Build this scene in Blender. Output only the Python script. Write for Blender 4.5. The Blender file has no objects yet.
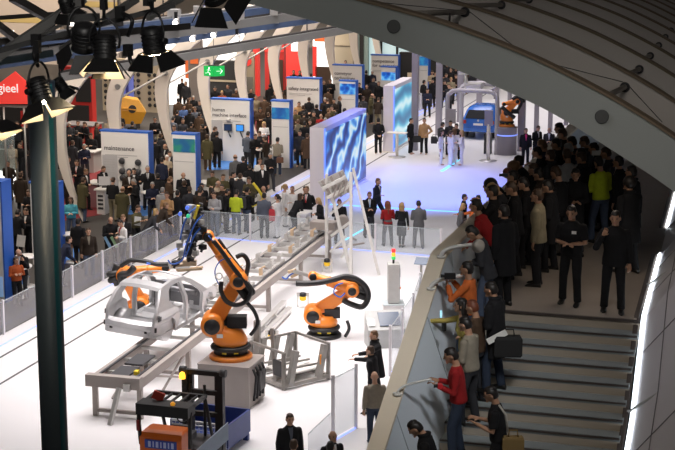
import bpy, bmesh, random
from math import *
from mathutils import Vector, Matrix
random.seed(7)
SC = bpy.context.scene
COL = SC.collection

# ------------------------------------------------------------------ camera geometry
F = 1600.0; PIT = radians(11.96); YAW = radians(16.9); CH = 13.0
def ray(px, py):
    x = (px-337.5)/F; y = (225-py)/F
    fz = cos(PIT)+y*sin(PIT); uz = -sin(PIT)+y*cos(PIT)
    return (-sin(YAW)*fz+cos(YAW)*x, cos(YAW)*fz+sin(YAW)*x, uz)
def G(px, py, z=0.0):                       # point of the photo on the level z
    d = ray(px, py); t = (z-CH)/d[2]
    return Vector((d[0]*t, d[1]*t, z))
def DP(px, py, dist):                       # point of the photo at a chosen distance
    d = ray(px, py); t = dist/hypot(d[0], d[1])
    return Vector((d[0]*t, d[1]*t, CH+d[2]*t))
def PY(px, py, Y):                          # point of the photo on the plane y = Y
    d = ray(px, py); t = Y/d[1]
    return Vector((d[0]*t, Y, CH+d[2]*t))
CR = Vector((cos(YAW), sin(YAW), 0)); CF = Vector((-sin(YAW), cos(YAW), 0)); UP = Vector((0, 0, 1))
PXM = lambda p: F/((-p[0]*sin(YAW)+p[1]*cos(YAW))*cos(PIT)+(CH-p[2])*sin(PIT))

# ------------------------------------------------------------------ materials
def _n(nt, t, **k):
    n = nt.nodes.new(t)
    for a, b in k.items(): setattr(n, a, b)
    return n
_M = {}
def mat(name, col, rough=.6, metal=0.0, var=.12, scale=6.0, emit=0.0, ecol=None, bump=0.0, alpha=1.0, coat=0.0, spec=.5):
    if name in _M: return _M[name]
    m = bpy.data.materials.new(name); m.use_nodes = True; nt = m.node_tree
    b = nt.nodes['Principled BSDF']
    b.inputs['Roughness'].default_value = rough; b.inputs['Metallic'].default_value = metal
    b.inputs['Specular IOR Level'].default_value = spec
    tc = _n(nt, 'ShaderNodeTexCoord'); nz = _n(nt, 'ShaderNodeTexNoise'); nz.inputs['Scale'].default_value = scale
    nz.inputs['Detail'].default_value = 3
    nt.links.new(tc.outputs['Object'], nz.inputs['Vector'])
    mx = _n(nt, 'ShaderNodeMixRGB', blend_type='MIX')
    c = list(col)+[1]
    mx.inputs[1].default_value = [x*(1-var) for x in col]+[1]; mx.inputs[2].default_value = [min(1, x*(1+var)) for x in col]+[1]
    nt.links.new(nz.outputs['Fac'], mx.inputs[0]); nt.links.new(mx.outputs[0], b.inputs['Base Color'])
    if emit:
        b.inputs['Emission Strength'].default_value = emit
        b.inputs['Emission Color'].default_value = list(ecol or col)+[1]
    if bump:
        bp = _n(nt, 'ShaderNodeBump'); bp.inputs['Strength'].default_value = bump
        nt.links.new(nz.outputs['Fac'], bp.inputs['Height']); nt.links.new(bp.outputs[0], b.inputs['Normal'])
    if coat: b.inputs['Coat Weight'].default_value = coat
    if alpha < 1: b.inputs['Alpha'].default_value = alpha
    _M[name] = m
    return m
def screen_mat(name, stops, scale=2.0, strength=2.0, kind='wave', rot=(0, 0, 0), dist=6.0):
    if name in _M: return _M[name]
    m = bpy.data.materials.new(name); m.use_nodes = True; nt = m.node_tree
    b = nt.nodes['Principled BSDF']; b.inputs['Base Color'].default_value = (.02, .02, .03, 1); b.inputs['Roughness'].default_value = .3
    tc = _n(nt, 'ShaderNodeTexCoord'); mp = _n(nt, 'ShaderNodeMapping'); mp.inputs['Rotation'].default_value = rot
    nt.links.new(tc.outputs['Object'], mp.inputs[0])
    if kind == 'wave':
        t = _n(nt, 'ShaderNodeTexWave'); t.inputs['Scale'].default_value = scale; t.inputs['Distortion'].default_value = dist
        t.inputs['Detail'].default_value = 2; t.inputs['Detail Scale'].default_value = .8; out = t.outputs['Fac']
    elif kind == 'voro':
        t = _n(nt, 'ShaderNodeTexVoronoi'); t.inputs['Scale'].default_value = scale; out = t.outputs['Distance']
    else:
        t = _n(nt, 'ShaderNodeTexNoise'); t.inputs['Scale'].default_value = scale; t.inputs['Detail'].default_value = 3; out = t.outputs['Fac']
    nt.links.new(mp.outputs[0], t.inputs['Vector'])
    r = _n(nt, 'ShaderNodeValToRGB'); els = r.color_ramp.elements
    while len(els) < len(stops): els.new(.5)
    for e, (p, c) in zip(els, stops): e.position = p; e.color = list(c)+[1]
    nt.links.new(out, r.inputs[0]); nt.links.new(r.outputs[0], b.inputs['Emission Color'])
    b.inputs['Emission Strength'].default_value = strength
    _M[name] = m
    return m
def glass_mat(name, tint=(.85, .9, .95), alpha=.2, rough=.08):
    if name in _M: return _M[name]
    m = bpy.data.materials.new(name); m.use_nodes = True; nt = m.node_tree
    b = nt.nodes['Principled BSDF']; nt.nodes.remove(b)
    o = nt.nodes['Material Output']
    tr = _n(nt, 'ShaderNodeBsdfTransparent'); gl = _n(nt, 'ShaderNodeBsdfPrincipled'); mx = _n(nt, 'ShaderNodeMixShader')
    gl.inputs['Base Color'].default_value = list(tint)+[1]; gl.inputs['Roughness'].default_value = rough
    tr.inputs['Color'].default_value = (.93, .95, .97, 1)
    mx.inputs[0].default_value = alpha
    nt.links.new(tr.outputs[0], mx.inputs[1]); nt.links.new(gl.outputs[0], mx.inputs[2]); nt.links.new(mx.outputs[0], o.inputs[0])
    _M[name] = m
    return m

# ------------------------------------------------------------------ mesh builder
def frame(d):
    d = Vector(d).normalized(); a = Vector((0, 0, 1)) if abs(d.z) < .9 else Vector((1, 0, 0))
    x = d.cross(a).normalized(); return x, x.cross(d).normalized() * -1
class MB:
    def __init__(s): s.v = []; s.f = []; s.m = []; s.sm = []
    def add(s, vs, fs, mat=0, sm=False):
        o = len(s.v); s.v += [Vector(p) for p in vs]
        for f in fs: s.f.append([i+o for i in f]); s.m.append(mat); s.sm.append(sm)
        return s
    def box(s, c, size, rz=0.0, mat=0, M=None):
        hx, hy, hz = size[0]/2, size[1]/2, size[2]/2
        R = (M if M is not None else Matrix.Rotation(rz, 3, 'Z'))
        vs = [Vector(c)+R @ Vector((a*hx, b*hy, d*hz)) for a in (-1, 1) for b in (-1, 1) for d in (-1, 1)]
        return s.add(vs, [(0, 1, 3, 2), (4, 6, 7, 5), (0, 4, 5, 1), (2, 3, 7, 6), (0, 2, 6, 4), (1, 5, 7, 3)], mat)
    def bar(s, p0, p1, w, h=None, mat=0, up=(0, 0, 1)):        # square bar between two points
        p0 = Vector(p0); p1 = Vector(p1); h = h or w; d = (p1-p0); L = d.length; d = d/L
        u = Vector(up)
        if abs(d.dot(u)) > .98: u = Vector((0, 1, 0))
        x = d.cross(u).normalized(); z = x.cross(d)
        return s.box((p0+p1)/2, (w, L, h), M=Matrix((x, d, z)).transposed(), mat=mat)
    def tube(s, p0, p1, r0, r1=None, n=10, mat=0):
        return s.path([p0, p1], [r0, r0 if r1 is None else r1], n, mat)
    def path(s, pts, r, n=8, mat=0, flat=1.0, caps=True, rnd=False):
        pts = [Vector(p) for p in pts]
        rs = list(r) if isinstance(r, (list, tuple)) else [r]*len(pts)
        if rnd:                                                 # rounded ends
            d0 = (pts[0]-pts[1]).normalized(); d1 = (pts[-1]-pts[-2]).normalized()
            pts = [pts[0]+d0*rs[0]*.9, pts[0]+d0*rs[0]*.6]+pts+[pts[-1]+d1*rs[-1]*.6, pts[-1]+d1*rs[-1]*.9]
            rs = [rs[0]*.4, rs[0]*.8]+rs+[rs[-1]*.8, rs[-1]*.4]
        o = len(s.v); x, y = frame(pts[1]-pts[0]); N = len(pts)
        for i, p in enumerate(pts):
            d = (pts[min(i+1, N-1)]-pts[max(i-1, 0)]).normalized()
            x = (x-d*x.dot(d)).normalized(); y = d.cross(x)
            for k in range(n):
                a = 2*pi*k/n; s.v.append(p+x*cos(a)*rs[i]+y*sin(a)*rs[i]*flat)
        for i in range(N-1):
            for k in range(n):
                k2 = (k+1) % n
                s.f.append([o+i*n+k, o+i*n+k2, o+(i+1)*n+k2, o+(i+1)*n+k]); s.m.append(mat); s.sm.append(True)
        if caps:
            s.f.append([o+k for k in range(n)][::-1]); s.m.append(mat); s.sm.append(False)
            s.f.append([o+(N-1)*n+k for k in range(n)]); s.m.append(mat); s.sm.append(False)
        return s
    def loft(s, rings, mat=0, caps=True, sm=True):
        o = len(s.v); n = len(rings[0])
        for r in rings: s.v += [Vector(p) for p in r]
        for i in range(len(rings)-1):
            for k in range(n):
                k2 = (k+1) % n
                s.f.append([o+i*n+k, o+i*n+k2, o+(i+1)*n+k2, o+(i+1)*n+k]); s.m.append(mat); s.sm.append(sm)
        if caps:
            s.f.append([o+k for k in range(n)][::-1]); s.m.append(mat); s.sm.append(False)
            e = o+(len(rings)-1)*n
            s.f.append([e+k for k in range(n)]); s.m.append(mat); s.sm.append(False)
        return s
    def lathe(s, prof, c=(0, 0, 0), axis=(0, 0, 1), n=16, mat=0, sm=True):
        x, y = frame(axis); d = Vector(axis).normalized(); c = Vector(c)
        return s.loft([[c+d*z+x*cos(2*pi*k/n)*r+y*sin(2*pi*k/n)*r for k in range(n)] for r, z in prof], mat, sm=sm)
    def ell(s, c, r, mat=0, n=12, m=8, M=None):
        c = Vector(c); R = M or Matrix.Identity(3); rings = []
        for i in range(m+1):
            t = -pi/2+pi*i/m; t = max(-1.5, min(1.5, t))
            rings.append([c+R @ Vector((r[0]*cos(t)*cos(2*pi*k/n), r[1]*cos(t)*sin(2*pi*k/n), r[2]*sin(t))) for k in range(n)])
        return s.loft(rings, mat)
    def prism(s, poly, O, ax, ay, th, mat=0):                   # polygon in plane (O; ax, ay), thickness along ax x ay
        O = Vector(O); ax = Vector(ax); ay = Vector(ay); nrm = ax.cross(ay).normalized()*th
        a = [O+ax*p[0]+ay*p[1] for p in poly]; n = len(a)
        vs = a+[p+nrm for p in a]
        fs = [list(range(n))[::-1], list(range(n, 2*n))]+[[i, (i+1) % n, (i+1) % n+n, i+n] for i in range(n)]
        return s.add(vs, fs, mat)
    def strip(s, a, b, th, mat=0):                              # slab between two polylines, thickness vector th
        th = Vector(th); n = len(a); vs = [Vector(p) for p in a]+[Vector(p) for p in b]
        vs += [p+th for p in vs]; fs = []
        for i in range(n-1):
            fs += [(i, i+1, n+i+1, n+i), (2*n+i+1, 2*n+i, 3*n+i, 3*n+i+1), (i+1, i, 2*n+i, 2*n+i+1), (n+i, n+i+1, 3*n+i+1, 3*n+i)]
        fs += [(0, n, 3*n, 2*n), (n-1, 2*n+n-1, 3*n+n-1, 2*n-1)]
        return s.add(vs, fs, mat)
    def mesh(s, name, mats):
        me = bpy.data.meshes.new(name); me.from_pydata([tuple(v) for v in s.v], [], s.f)
        for m in (mats if isinstance(mats, (list, tuple)) else [mats]): me.materials.append(m)
        me.polygons.foreach_set('material_index', s.m); me.polygons.foreach_set('use_smooth', s.sm)
        bm = bmesh.new(); bm.from_mesh(me); bmesh.ops.recalc_face_normals(bm, faces=bm.faces); bm.to_mesh(me); bm.free()
        me.update(); return me
def link(name, me, parent=None, loc=(0, 0, 0), rz=0.0):
    o = bpy.data.objects.new(name, me); COL.objects.link(o); o.location = loc; o.rotation_euler = (0, 0, rz)
    if parent: o.parent = parent
    return o
def tag(o, label=None, cat=None, group=None, kind=None):
    if label: o['label'] = label
    if cat: o['category'] = cat
    if group: o['group'] = group
    if kind: o['kind'] = kind
    return o
def thing(name, label, cat, loc=(0, 0, 0), rz=0.0, group=None):
    return tag(link(name, None, None, loc, rz), label, cat, group)
def part(name, mb, m, parent, label=None):
    o = link(name, mb.mesh(name, m), parent)
    if label: o['label'] = label
    return o
def solo(name, mb, m, label, cat, loc=(0, 0, 0), rz=0.0, group=None):
    return tag(link(name, mb.mesh(name, m), None, loc, rz), label, cat, group)
def struct(name, mb, m, parent=None, label=None):
    o = link(name, mb.mesh(name, m), parent)
    if not parent: o['kind'] = 'structure'
    if label: o['label'] = label
    return o
def copy_tree(o, parent=None):
    c = o.copy(); COL.objects.link(c)
    if parent: c.parent = parent
    for ch in list(o.children): copy_tree(ch, c)
    return c
def text_mesh(txt, size, M, m, ext=.004, line=1.0, align='LEFT'):
    cu = bpy.data.curves.new('lettering', 'FONT'); cu.body = txt; cu.size = size; cu.extrude = ext; cu.space_line = line; cu.align_x = align
    cu.offset = .009*size
    o = bpy.data.objects.new('lettering', cu); COL.objects.link(o)
    dg = bpy.context.evaluated_depsgraph_get(); me = bpy.data.meshes.new_from_object(o.evaluated_get(dg))
    bpy.data.objects.remove(o); me.transform(M); me.materials.clear(); me.materials.append(m); me.name = 'lettering'
    return me
def face_matrix(origin, right, up):         # text laid on a vertical face
    right = Vector(right).normalized(); up = Vector(up).normalized(); n = right.cross(up)
    M = Matrix((right, up, n)).transposed().to_4x4(); M.translation = Vector(origin); return M
# ------------------------------------------------------------------ people
SKIN = mat('skin', (.52, .30, .20), .55, var=.06, scale=9); SKIN_D = mat('skin_tan', (.42, .23, .145), .55, var=.06, scale=9)
EYE = mat('eye_dark', (.02, .015, .012), .3); LIP = mat('lip', (.40, .14, .11), .5)
PAL = dict(blk=(.012, .012, .014), nvy=(.018, .022, .045), chr=(.035, .036, .042), gry=(.12, .12, .125), lgr=(.36, .36, .37), wht=(.74, .73, .72), bge=(.50, .40, .28),
           brn=(.075, .045, .028), dbr=(.032, .022, .016), olv=(.085, .075, .035), red=(.30, .014, .016), orn=(.55, .13, .03), lime=(.50, .60, .03), teal=(.10, .42, .50), yel=(.46, .37, .10),
           tan=(.42, .25, .12), den=(.07, .095, .15), blu=(.08, .14, .32), pnk=(.65, .05, .22), kha=(.27, .23, .15), bgr=(.10, .115, .15), rst=(.36, .075, .02), gbe=(.26, .23, .18), ddn=(.03, .042, .07))
def cloth(c): return mat('cloth_'+c, PAL[c], .85, var=.18, scale=14, bump=.15, spec=.25)
HAIR = dict(k=mat('hair_black', (.012, .009, .008), .5, var=.3, scale=40), b=mat('hair_brown', (.055, .028, .014), .5, var=.3, scale=40), l=mat('hair_light_brown', (.16, .085, .04), .5, var=.3, scale=40),
            d=mat('hair_blond', (.42, .27, .11), .5, var=.3, scale=40), g=mat('hair_grey', (.30, .29, .28), .5, var=.3, scale=40), w=mat('hair_white', (.62, .60, .57), .5, var=.2, scale=40), r=mat('hair_auburn', (.16, .045, .02), .5, var=.3, scale=40))
SHOE = mat('shoe_leather', (.012, .011, .01), .35, var=.1); TIE_R = mat('tie_red', (.5, .02, .02), .6); TIE_D = mat('tie_dark', (.03, .035, .06), .6)

A_REST = ((.16, -.06, -1), (.03, .22, -1)); A_FOLD = ((.14, .10, -1), (-.72, .70, .10)); A_CAM = ((.30, .62, -.62), (-.55, .36, .80))
A_LOW = ((.18, .22, -1), (-.42, .88, .42)); A_PHONE = ((.34, .42, -.82), (-.42, .14, .95)); A_POINT = ((.30, .95, -.22), (-.02, 1, .05)); A_HIP = ((.50, -.10, -.86), (-.62, .36, -.55))
A_BACK = ((.20, -.30, -1), (-.55, -.35, -.55)); A_TABLE = ((.14, .55, -.85), (-.10, .90, -.25)); A_CROSS = ((.16, .16, -1), (-.92, .42, .18)); A_TALK = ((.20, .25, -1), (.18, .92, .38))
L_ST = ((0, 0), (0, .02)); L_WALK = ((.02, .26), (.0, -.24)); L_EASE = ((.03, .08), (.03, -.03)); L_NARROW = ((-.05, 0), (-.05, .02))
# pose: lean, head (yaw, pitch), left arm, right arm, legs (dx outward, dy) left/right
POSES = dict(
    stand=(2, (0, 0), A_REST, A_REST, L_ST), fold=(4, (0, -12), A_FOLD, A_FOLD, L_EASE), talk=(3, (8, 0), A_REST, A_TALK, L_EASE), phone=(3, (-6, -6), A_REST, A_PHONE, L_EASE),
    cam=(2, (0, 0), A_CAM, A_CAM, L_EASE), low=(5, (0, -16), A_LOW, A_LOW, L_EASE), point=(6, (0, 0), A_REST, A_POINT, L_EASE), pointl=(6, (0, 0), A_POINT, A_FOLD, L_EASE), walk=(5, (0, 0), A_REST, A_TALK, L_WALK),
    hip=(0, (10, 0), A_HIP, A_REST, L_EASE), back=(2, (0, 0), A_BACK, A_BACK, L_ST), lean=(30, (0, 6), A_TABLE, A_TABLE, L_EASE), cross=(0, (12, -4), A_CROSS, A_CROSS, L_ST), slim=(1, (0, 0), A_FOLD, A_REST, L_NARROW), bow=(14, (0, -34), A_FOLD, A_FOLD, L_EASE), face=(6, (0, -30), A_PHONE, A_REST, L_ST))
class Rig:
    def __init__(s, pose):
        lean, (hy, hp), al, ar, legs = POSES[pose]
        s.R = Matrix.Rotation(-radians(lean), 3, 'X'); s.P = Vector((0, 0, .95)); k = -.45*sin(radians(lean))*.25
        s.off = Vector((0, k, 0))
        s.HR = s.R @ Matrix.Rotation(radians(lean*.7), 3, 'X') @ Matrix.Rotation(radians(hy), 3, 'Z') @ Matrix.Rotation(radians(hp), 3, 'X')
        s.neck = s.T((0, .005, 1.47)); s.hc = s.neck+s.HR @ Vector((0, .022, .155))
        s.arms = []
        for sx, a in ((-1, al), (1, ar)):
            sh = s.T((sx*.176, 0, 1.372)); u = s.R @ Vector((a[0][0]*sx, a[0][1], a[0][2])).normalized(); f = s.R @ Vector((a[1][0]*sx, a[1][1], a[1][2])).normalized()
            el = sh+u*.285; s.arms.append((sx, sh, el, el+f*.25, f))
        s.legs = []
        for sx, (dx, dy) in ((-1, legs[0]), (1, legs[1])):
            hip = s.off+Vector((sx*.083, 0, .90)); ft = s.off+Vector((sx*(.10+dx), dy, .085)); kn = (hip+ft)/2+Vector((sx*.005, .035+abs(dy)*.25, .0))
            s.legs.append((sx, hip, kn, ft))
    def T(s, p): return s.off+s.P+s.R @ (Vector(p)-s.P)
def torso(rig, rows, n=16):
    out = []
    for z, y, rx, ry in rows: out.append([rig.T((rx*cos(2*pi*k/n), y+ry*sin(2*pi*k/n)*(1.0 if sin(2*pi*k/n) > 0 else .92), z)) for k in range(n)])
    return out
def fuse(mb, vox, smooth=1):                # one continuous surface
    me = mb.mesh('tmp', SKIN); o = bpy.data.objects.new('tmp', me); COL.objects.link(o)
    md = o.modifiers.new('r', 'REMESH'); md.mode = 'VOXEL'; md.voxel_size = vox; md.use_smooth_shade = True
    dg = bpy.context.evaluated_depsgraph_get(); r = bpy.data.meshes.new_from_object(o.evaluated_get(dg))
    bpy.data.objects.remove(o)
    bm = bmesh.new(); bm.from_mesh(r)
    for _ in range(smooth): bmesh.ops.smooth_vert(bm, verts=bm.verts, factor=.5, use_axis_x=True, use_axis_y=True, use_axis_z=True)
    for f in bm.faces: f.smooth = True
    bm.to_mesh(r); bm.free(); r.materials.clear(); return r
def body_mesh(pose):
    r = Rig(pose); mb = MB()
    mb.loft(torso(r, [(.86, 0, .09, .08), (.95, 0, .145, .10), (1.08, 0, .125, .09), (1.25, .005, .145, .10), (1.37, .0, .15, .09), (1.43, -.005, .10, .07), (1.46, 0, .06, .06)]))
    mb.path([r.T((0, -.005, 1.42)), r.neck+Vector((0, 0, .02)), r.hc+r.HR @ Vector((0, -.02, -.05))], [.058, .052, .054], 12)
    # head: cranium, jaw, nose, ears
    rings = []
    for i in range(13):
        t = -pi/2+pi*i/12; t = max(-1.45, min(1.45, t)); z = sin(t); ring = []
        for k in range(18):
            a = 2*pi*k/18; x = cos(t)*cos(a); y = cos(t)*sin(a)
            wx = .074*(1-.26*max(0, -z)); wy = .094*(1-.10*max(0, -z)); p = Vector((x*wx, y*wy+(.012 if z < -.3 and y > 0 else 0), z*.118))
            ring.append(r.hc+r.HR @ p)
        rings.append(ring)
    mb.loft(rings)
    H = lambda x, y, z: r.hc+r.HR @ Vector((x, y, z))
    mb.path([H(0, .084, .022), H(0, .104, -.022), H(0, .088, -.032)], [.009, .017, .010], 8)
    mb.path([H(-.03, .078, -.088), H(.03, .078, -.088)], .018, 8)
    for sx in (-1, 1): mb.ell(H(sx*.075, -.008, -.008), (.012, .022, .033), M=r.HR)
    for sx, sh, el, wr, f in r.arms:
        mb.path([sh, sh.lerp(el, .5), el, el.lerp(wr, .4), wr], [.052, .046, .038, .037, .026], 10, rnd=True)
        pd = f; side = Vector((-sx*.35, .2, 0)); side = (side-pd*side.dot(pd)).normalized(); up = pd.cross(side)
        # palm with four fingers and a thumb, slightly curled
        mb.path([wr, wr+pd*.035, wr+pd*.085], [.026, .036, .038], 10, flat=.55) if False else mb.loft([[wr+pd*t+side*cos(2*pi*k/10)*a+up*sin(2*pi*k/10)*b for k in range(10)] for t, a, b in ((-.01, .024, .02), (.03, .036, .018), (.085, .040, .015))])
        cu = up*(-sx)
        for j, L in enumerate((.070, .080, .075, .058)):
            b = wr+pd*.08+side*(.031-.0205*j)
            mb.path([b-pd*.02, b+pd*L*.45, b+pd*L*.78+cu*L*.28, b+pd*L*.92+cu*L*.55], [.0095, .0095, .009, .008], 6, rnd=True)
        b = wr+pd*.025+side*.028
        mb.path([b, b+side*.028+pd*.022, b+side*.036+pd*.052+cu*.012], [.012, .011, .009], 6, rnd=True)
    for sx, hip, kn, ft in r.legs:
        mb.path([hip, hip.lerp(kn, .5), kn, kn.lerp(ft, .35), ft+Vector((0, 0, .0))], [.078, .068, .05, .05, .036], 10, rnd=True)
        mb.path([ft, ft+Vector((0, .05, -.045)), ft+Vector((sx*.01, .14, -.06))], [.035, .035, .022], 8, rnd=True)
    me = fuse(mb, .0085)
    ex = MB()
    for sx in (-1, 1): ex.ell(H(sx*.031, .0795, .012), (.014, .010, .008), 1, 8, 5, r.HR); ex.ell(H(sx*.032, .0815, .034), (.021, .008, .005), 1, 8, 5, r.HR)
    ex.ell(H(0, .0865, -.060), (.024, .009, .007), 2, 8, 5, r.HR)
    e2 = ex.mesh('x', [SKIN, EYE, LIP]); bm = bmesh.new(); bm.from_mesh(me)
    for f in bm.faces: f.material_index = 0
    bm.from_mesh(e2); bm.to_mesh(me); bm.free()
    for m in (SKIN, EYE, LIP): me.materials.append(m)
    return me
TOPS = dict(suit=[(.80, 0, .188, .134), (.92, 0, .182, .130), (1.06, 0, .163, .116), (1.24, .008, .184, .128), (1.35, .004, .190, .115), (1.42, -.004, .140, .088), (1.47, -.004, .078, .074), (1.495, -.006, .070, .068)],
            coat=[(.56, 0, .205, .15), (.75, 0, .200, .146), (.95, 0, .186, .136), (1.08, 0, .176, .126), (1.24, .008, .194, .134), (1.36, .004, .200, .122), (1.43, -.004, .155, .097), (1.475, -.004, .085, .08), (1.52, -.008, .078, .076)],
            jumper=[(.89, 0, .172, .126), (.94, 0, .178, .130), (1.08, 0, .166, .120), (1.24, .008, .182, .126), (1.345, .004, .184, .112), (1.415, -.004, .132, .085), (1.46, -.004, .070, .068)],
            slim=[(.88, 0, .166, .122), (.95, 0, .156, .114), (1.06, 0, .128, .098), (1.22, .016, .152, .118), (1.34, .006, .165, .102), (1.41, -.004, .125, .08), (1.45, -.004, .062, .06)],
            polo=[(.89, 0, .172, .126), (.94, 0, .178, .130), (1.08, 0, .166, .120), (1.24, .008, .182, .126), (1.345, .004, .184, .112), (1.415, -.004, .132, .085), (1.475, -.004, .072, .070)])
def top_mesh(pose, kind):
    r = Rig(pose); mb = MB(); mb.loft(torso(r, TOPS[kind])); fat = dict(coat=1.12, suit=1.0, slim=.86).get(kind, .96)
    for sx, sh, el, wr, f in r.arms:
        if kind == 'polo': mb.path([sh, sh.lerp(el, .4), sh.lerp(el, .8)], [.064, .064, .064], 10, rnd=False)
        else: mb.path([sh, sh.lerp(el, .5), el, el.lerp(wr, .5), wr], [.064*fat, .062*fat, .055*fat, .050*fat, .043*fat], 10)
        mb.ell(sh, (.062*fat, .066*fat, .062*fat)); 
        if kind != 'polo': mb.ell(el, (.057*fat,)*3)
    if kind == 'coat': mb.path([r.T((.085*cos(a), -.005+.08*sin(a), 1.50)) for a in [2*pi*k/12 for k in range(13)]], .022, 6)
    return fuse(mb, .0135)
def bottom_mesh(pose, kind):
    r = Rig(pose); mb = MB(); o = r.off
    mb.loft([[o+Vector((rx*cos(2*pi*k/14), ry*sin(2*pi*k/14), z)) for k in range(14)] for z, rx, ry in ((.82, .140, .095), (.90, .152, .108), (1.0, .145, .102), (1.04, .138, .098))])
    if kind == 'skirt':
        mb.loft([[o+Vector((rx*cos(2*pi*k/14), ry*sin(2*pi*k/14), z)) for k in range(14)] for z, rx, ry in ((.47, .17, .14), (.7, .175, .135), (.92, .16, .115))])
        for sx, hip, kn, ft in r.legs: mb.path([hip, kn, kn.lerp(ft, .4), ft+Vector((0, 0, .02))], [.06, .054, .052, .04], 10)
    else:
        for sx, hip, kn, ft in r.legs: mb.path([hip+Vector((0, 0, .03)), hip.lerp(kn, .5), kn, kn.lerp(ft, .5), ft+Vector((0, -.005, -.02))], [.082, .082, .068, .063, .062], 12)
    return fuse(mb, .0135)
def hair_mesh(pose, style):
    r = Rig(pose); mb = MB(); rings = []
    H = lambda x, y, z: r.hc+r.HR @ Vector((x, y, z))
    nn, mm = 20, 14; keep = {}
    def pt(i, k, s):
        t = -1.0+2.5*i/mm; a = 2*pi*k/nn; z = sin(t); x = cos(t)*cos(a); y = cos(t)*sin(a)
        return (x, y, z), H(x*.080*s, y*.100*s-.002, z*.126*s+.002)
    for i in range(mm):
        for k in range(nn):
            q = pt(i+.5, k+.5, 1)[0]; a, y, z = q
            if style == 'bald': ok = y < .25 and -.45 < z < .22
            else: ok = z > .62 or (y < .52 and z > .30) or (y < .12 and z > -.05) or (y < -.25 and z > -.62)
            if style in ('long', 'bob') and y < .30 and z > -.6: ok = True
            if ok: keep[(i, k)] = 1
    vs = {}; 
    def V(i, k):
        k %= nn
        if (i, k) not in vs:
            full = all(((i+di, (k+dk) % nn) in keep) for di in (-1, 0) for dk in (-1, 0) if 0 <= i+di < mm)
            vs[(i, k)] = len(mb.v); mb.v.append(pt(i, k, 1.035 if full else .95)[1])
        return vs[(i, k)]
    for (i, k) in keep: mb.f.append([V(i, k), V(i, k+1), V(i+1, k+1), V(i+1, k)]); mb.m.append(0); mb.sm.append(True)
    if style == 'short': mb.ell(H(0, -.012, .085), (.066, .080, .048), M=r.HR)
    if style in ('long', 'bob'):
        L = .26 if style == 'long' else .10
        for sx in (-1, 0, 1):
            mb.path([H(sx*.05, -.05, .06), H(sx*.068, -.062+abs(sx)*.02, -.05), H(sx*.066, -.075+abs(sx)*.03, -.10), H(sx*.06, -.085+abs(sx)*.03, -.10-L)], [.045, .042, .04, .022], 8, rnd=True)
        mb.ell(H(0, -.012, .075), (.074, .088, .06), M=r.HR)
    if style == 'tail':
        mb.ell(H(0, -.012, .075), (.070, .084, .055), M=r.HR)
        mb.path([H(0, -.09, .05), H(0, -.125, .03), H(0, -.135, -.06), H(0, -.12, -.17)], [.022, .028, .026, .012], 8, rnd=True)
    if style == 'big':
        mb.ell(H(0, -.02, .04), (.105, .118, .115), M=r.HR)
    return mb.mesh('hair', HAIR['k'])
def shirt_mesh(pose, kind, tie):
    r = Rig(pose); mb = MB(); rows = TOPS[kind]
    def at(z):
        for a, b in zip(rows, rows[1:]):
            if a[0] <= z <= b[0]:
                t = (z-a[0])/(b[0]-a[0]); return [a[i]+(b[i]-a[i])*t for i in (1, 2, 3)]
        return rows[-1][1:]
    def pnt(x, z, o): y, rx, ry = at(z); return r.T((x, y+ry*sqrt(max(.02, 1-(x/rx)**2))+o, z))
    N = 7; g = []
    for i in range(N):
        z = 1.18+.285*i/(N-1); w = (.010 if not tie else .012) if tie == 2 else .010+.040*i/(N-1)
        if tie == 2: w = .020-.010*i/(N-1)
        g.append([pnt(w*(j/2-1), z, .007 if tie != 2 else .013) for j in range(5)])
    for i in range(N-1):
        for j in range(4):
            mb.add([g[i][j], g[i][j+1], g[i+1][j+1], g[i+1][j]], [(0, 1, 2, 3)], 0, True)
    return mb.mesh('shirt', SKIN)
def shoe_mesh(pose, i):
    r = Rig(pose); sx, hip, kn, ft = r.legs[i]; b = Vector((ft.x, ft.y, 0)); mb = MB()
    rr = []
    for y, w, h in ((-.075, .022, .05), (-.065, .034, .085), (-.02, .039, .10), (.04, .043, .085), (.11, .047, .06), (.16, .040, .045), (.185, .018, .025)):
        rr.append([b+Vector((w*cos(2*pi*k/10)+sx*.03*max(0, y), y, max(0.002, h/2+h/2*sin(2*pi*k/10)))) for k in range(10)])
    mb.loft(rr); return mb.mesh('shoe', SHOE)
_C = {}
def cached(key, fn, *a):
    if key not in _C: _C[key] = fn(*a)
    return _C[key]
def piece(name, me, parent, m):
    if not me.materials: me.materials.append(m)
    o = link(name, me, parent); s = o.material_slots[0]; s.link = 'OBJECT'; s.material = m
    return o
PEOPLE = []
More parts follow.
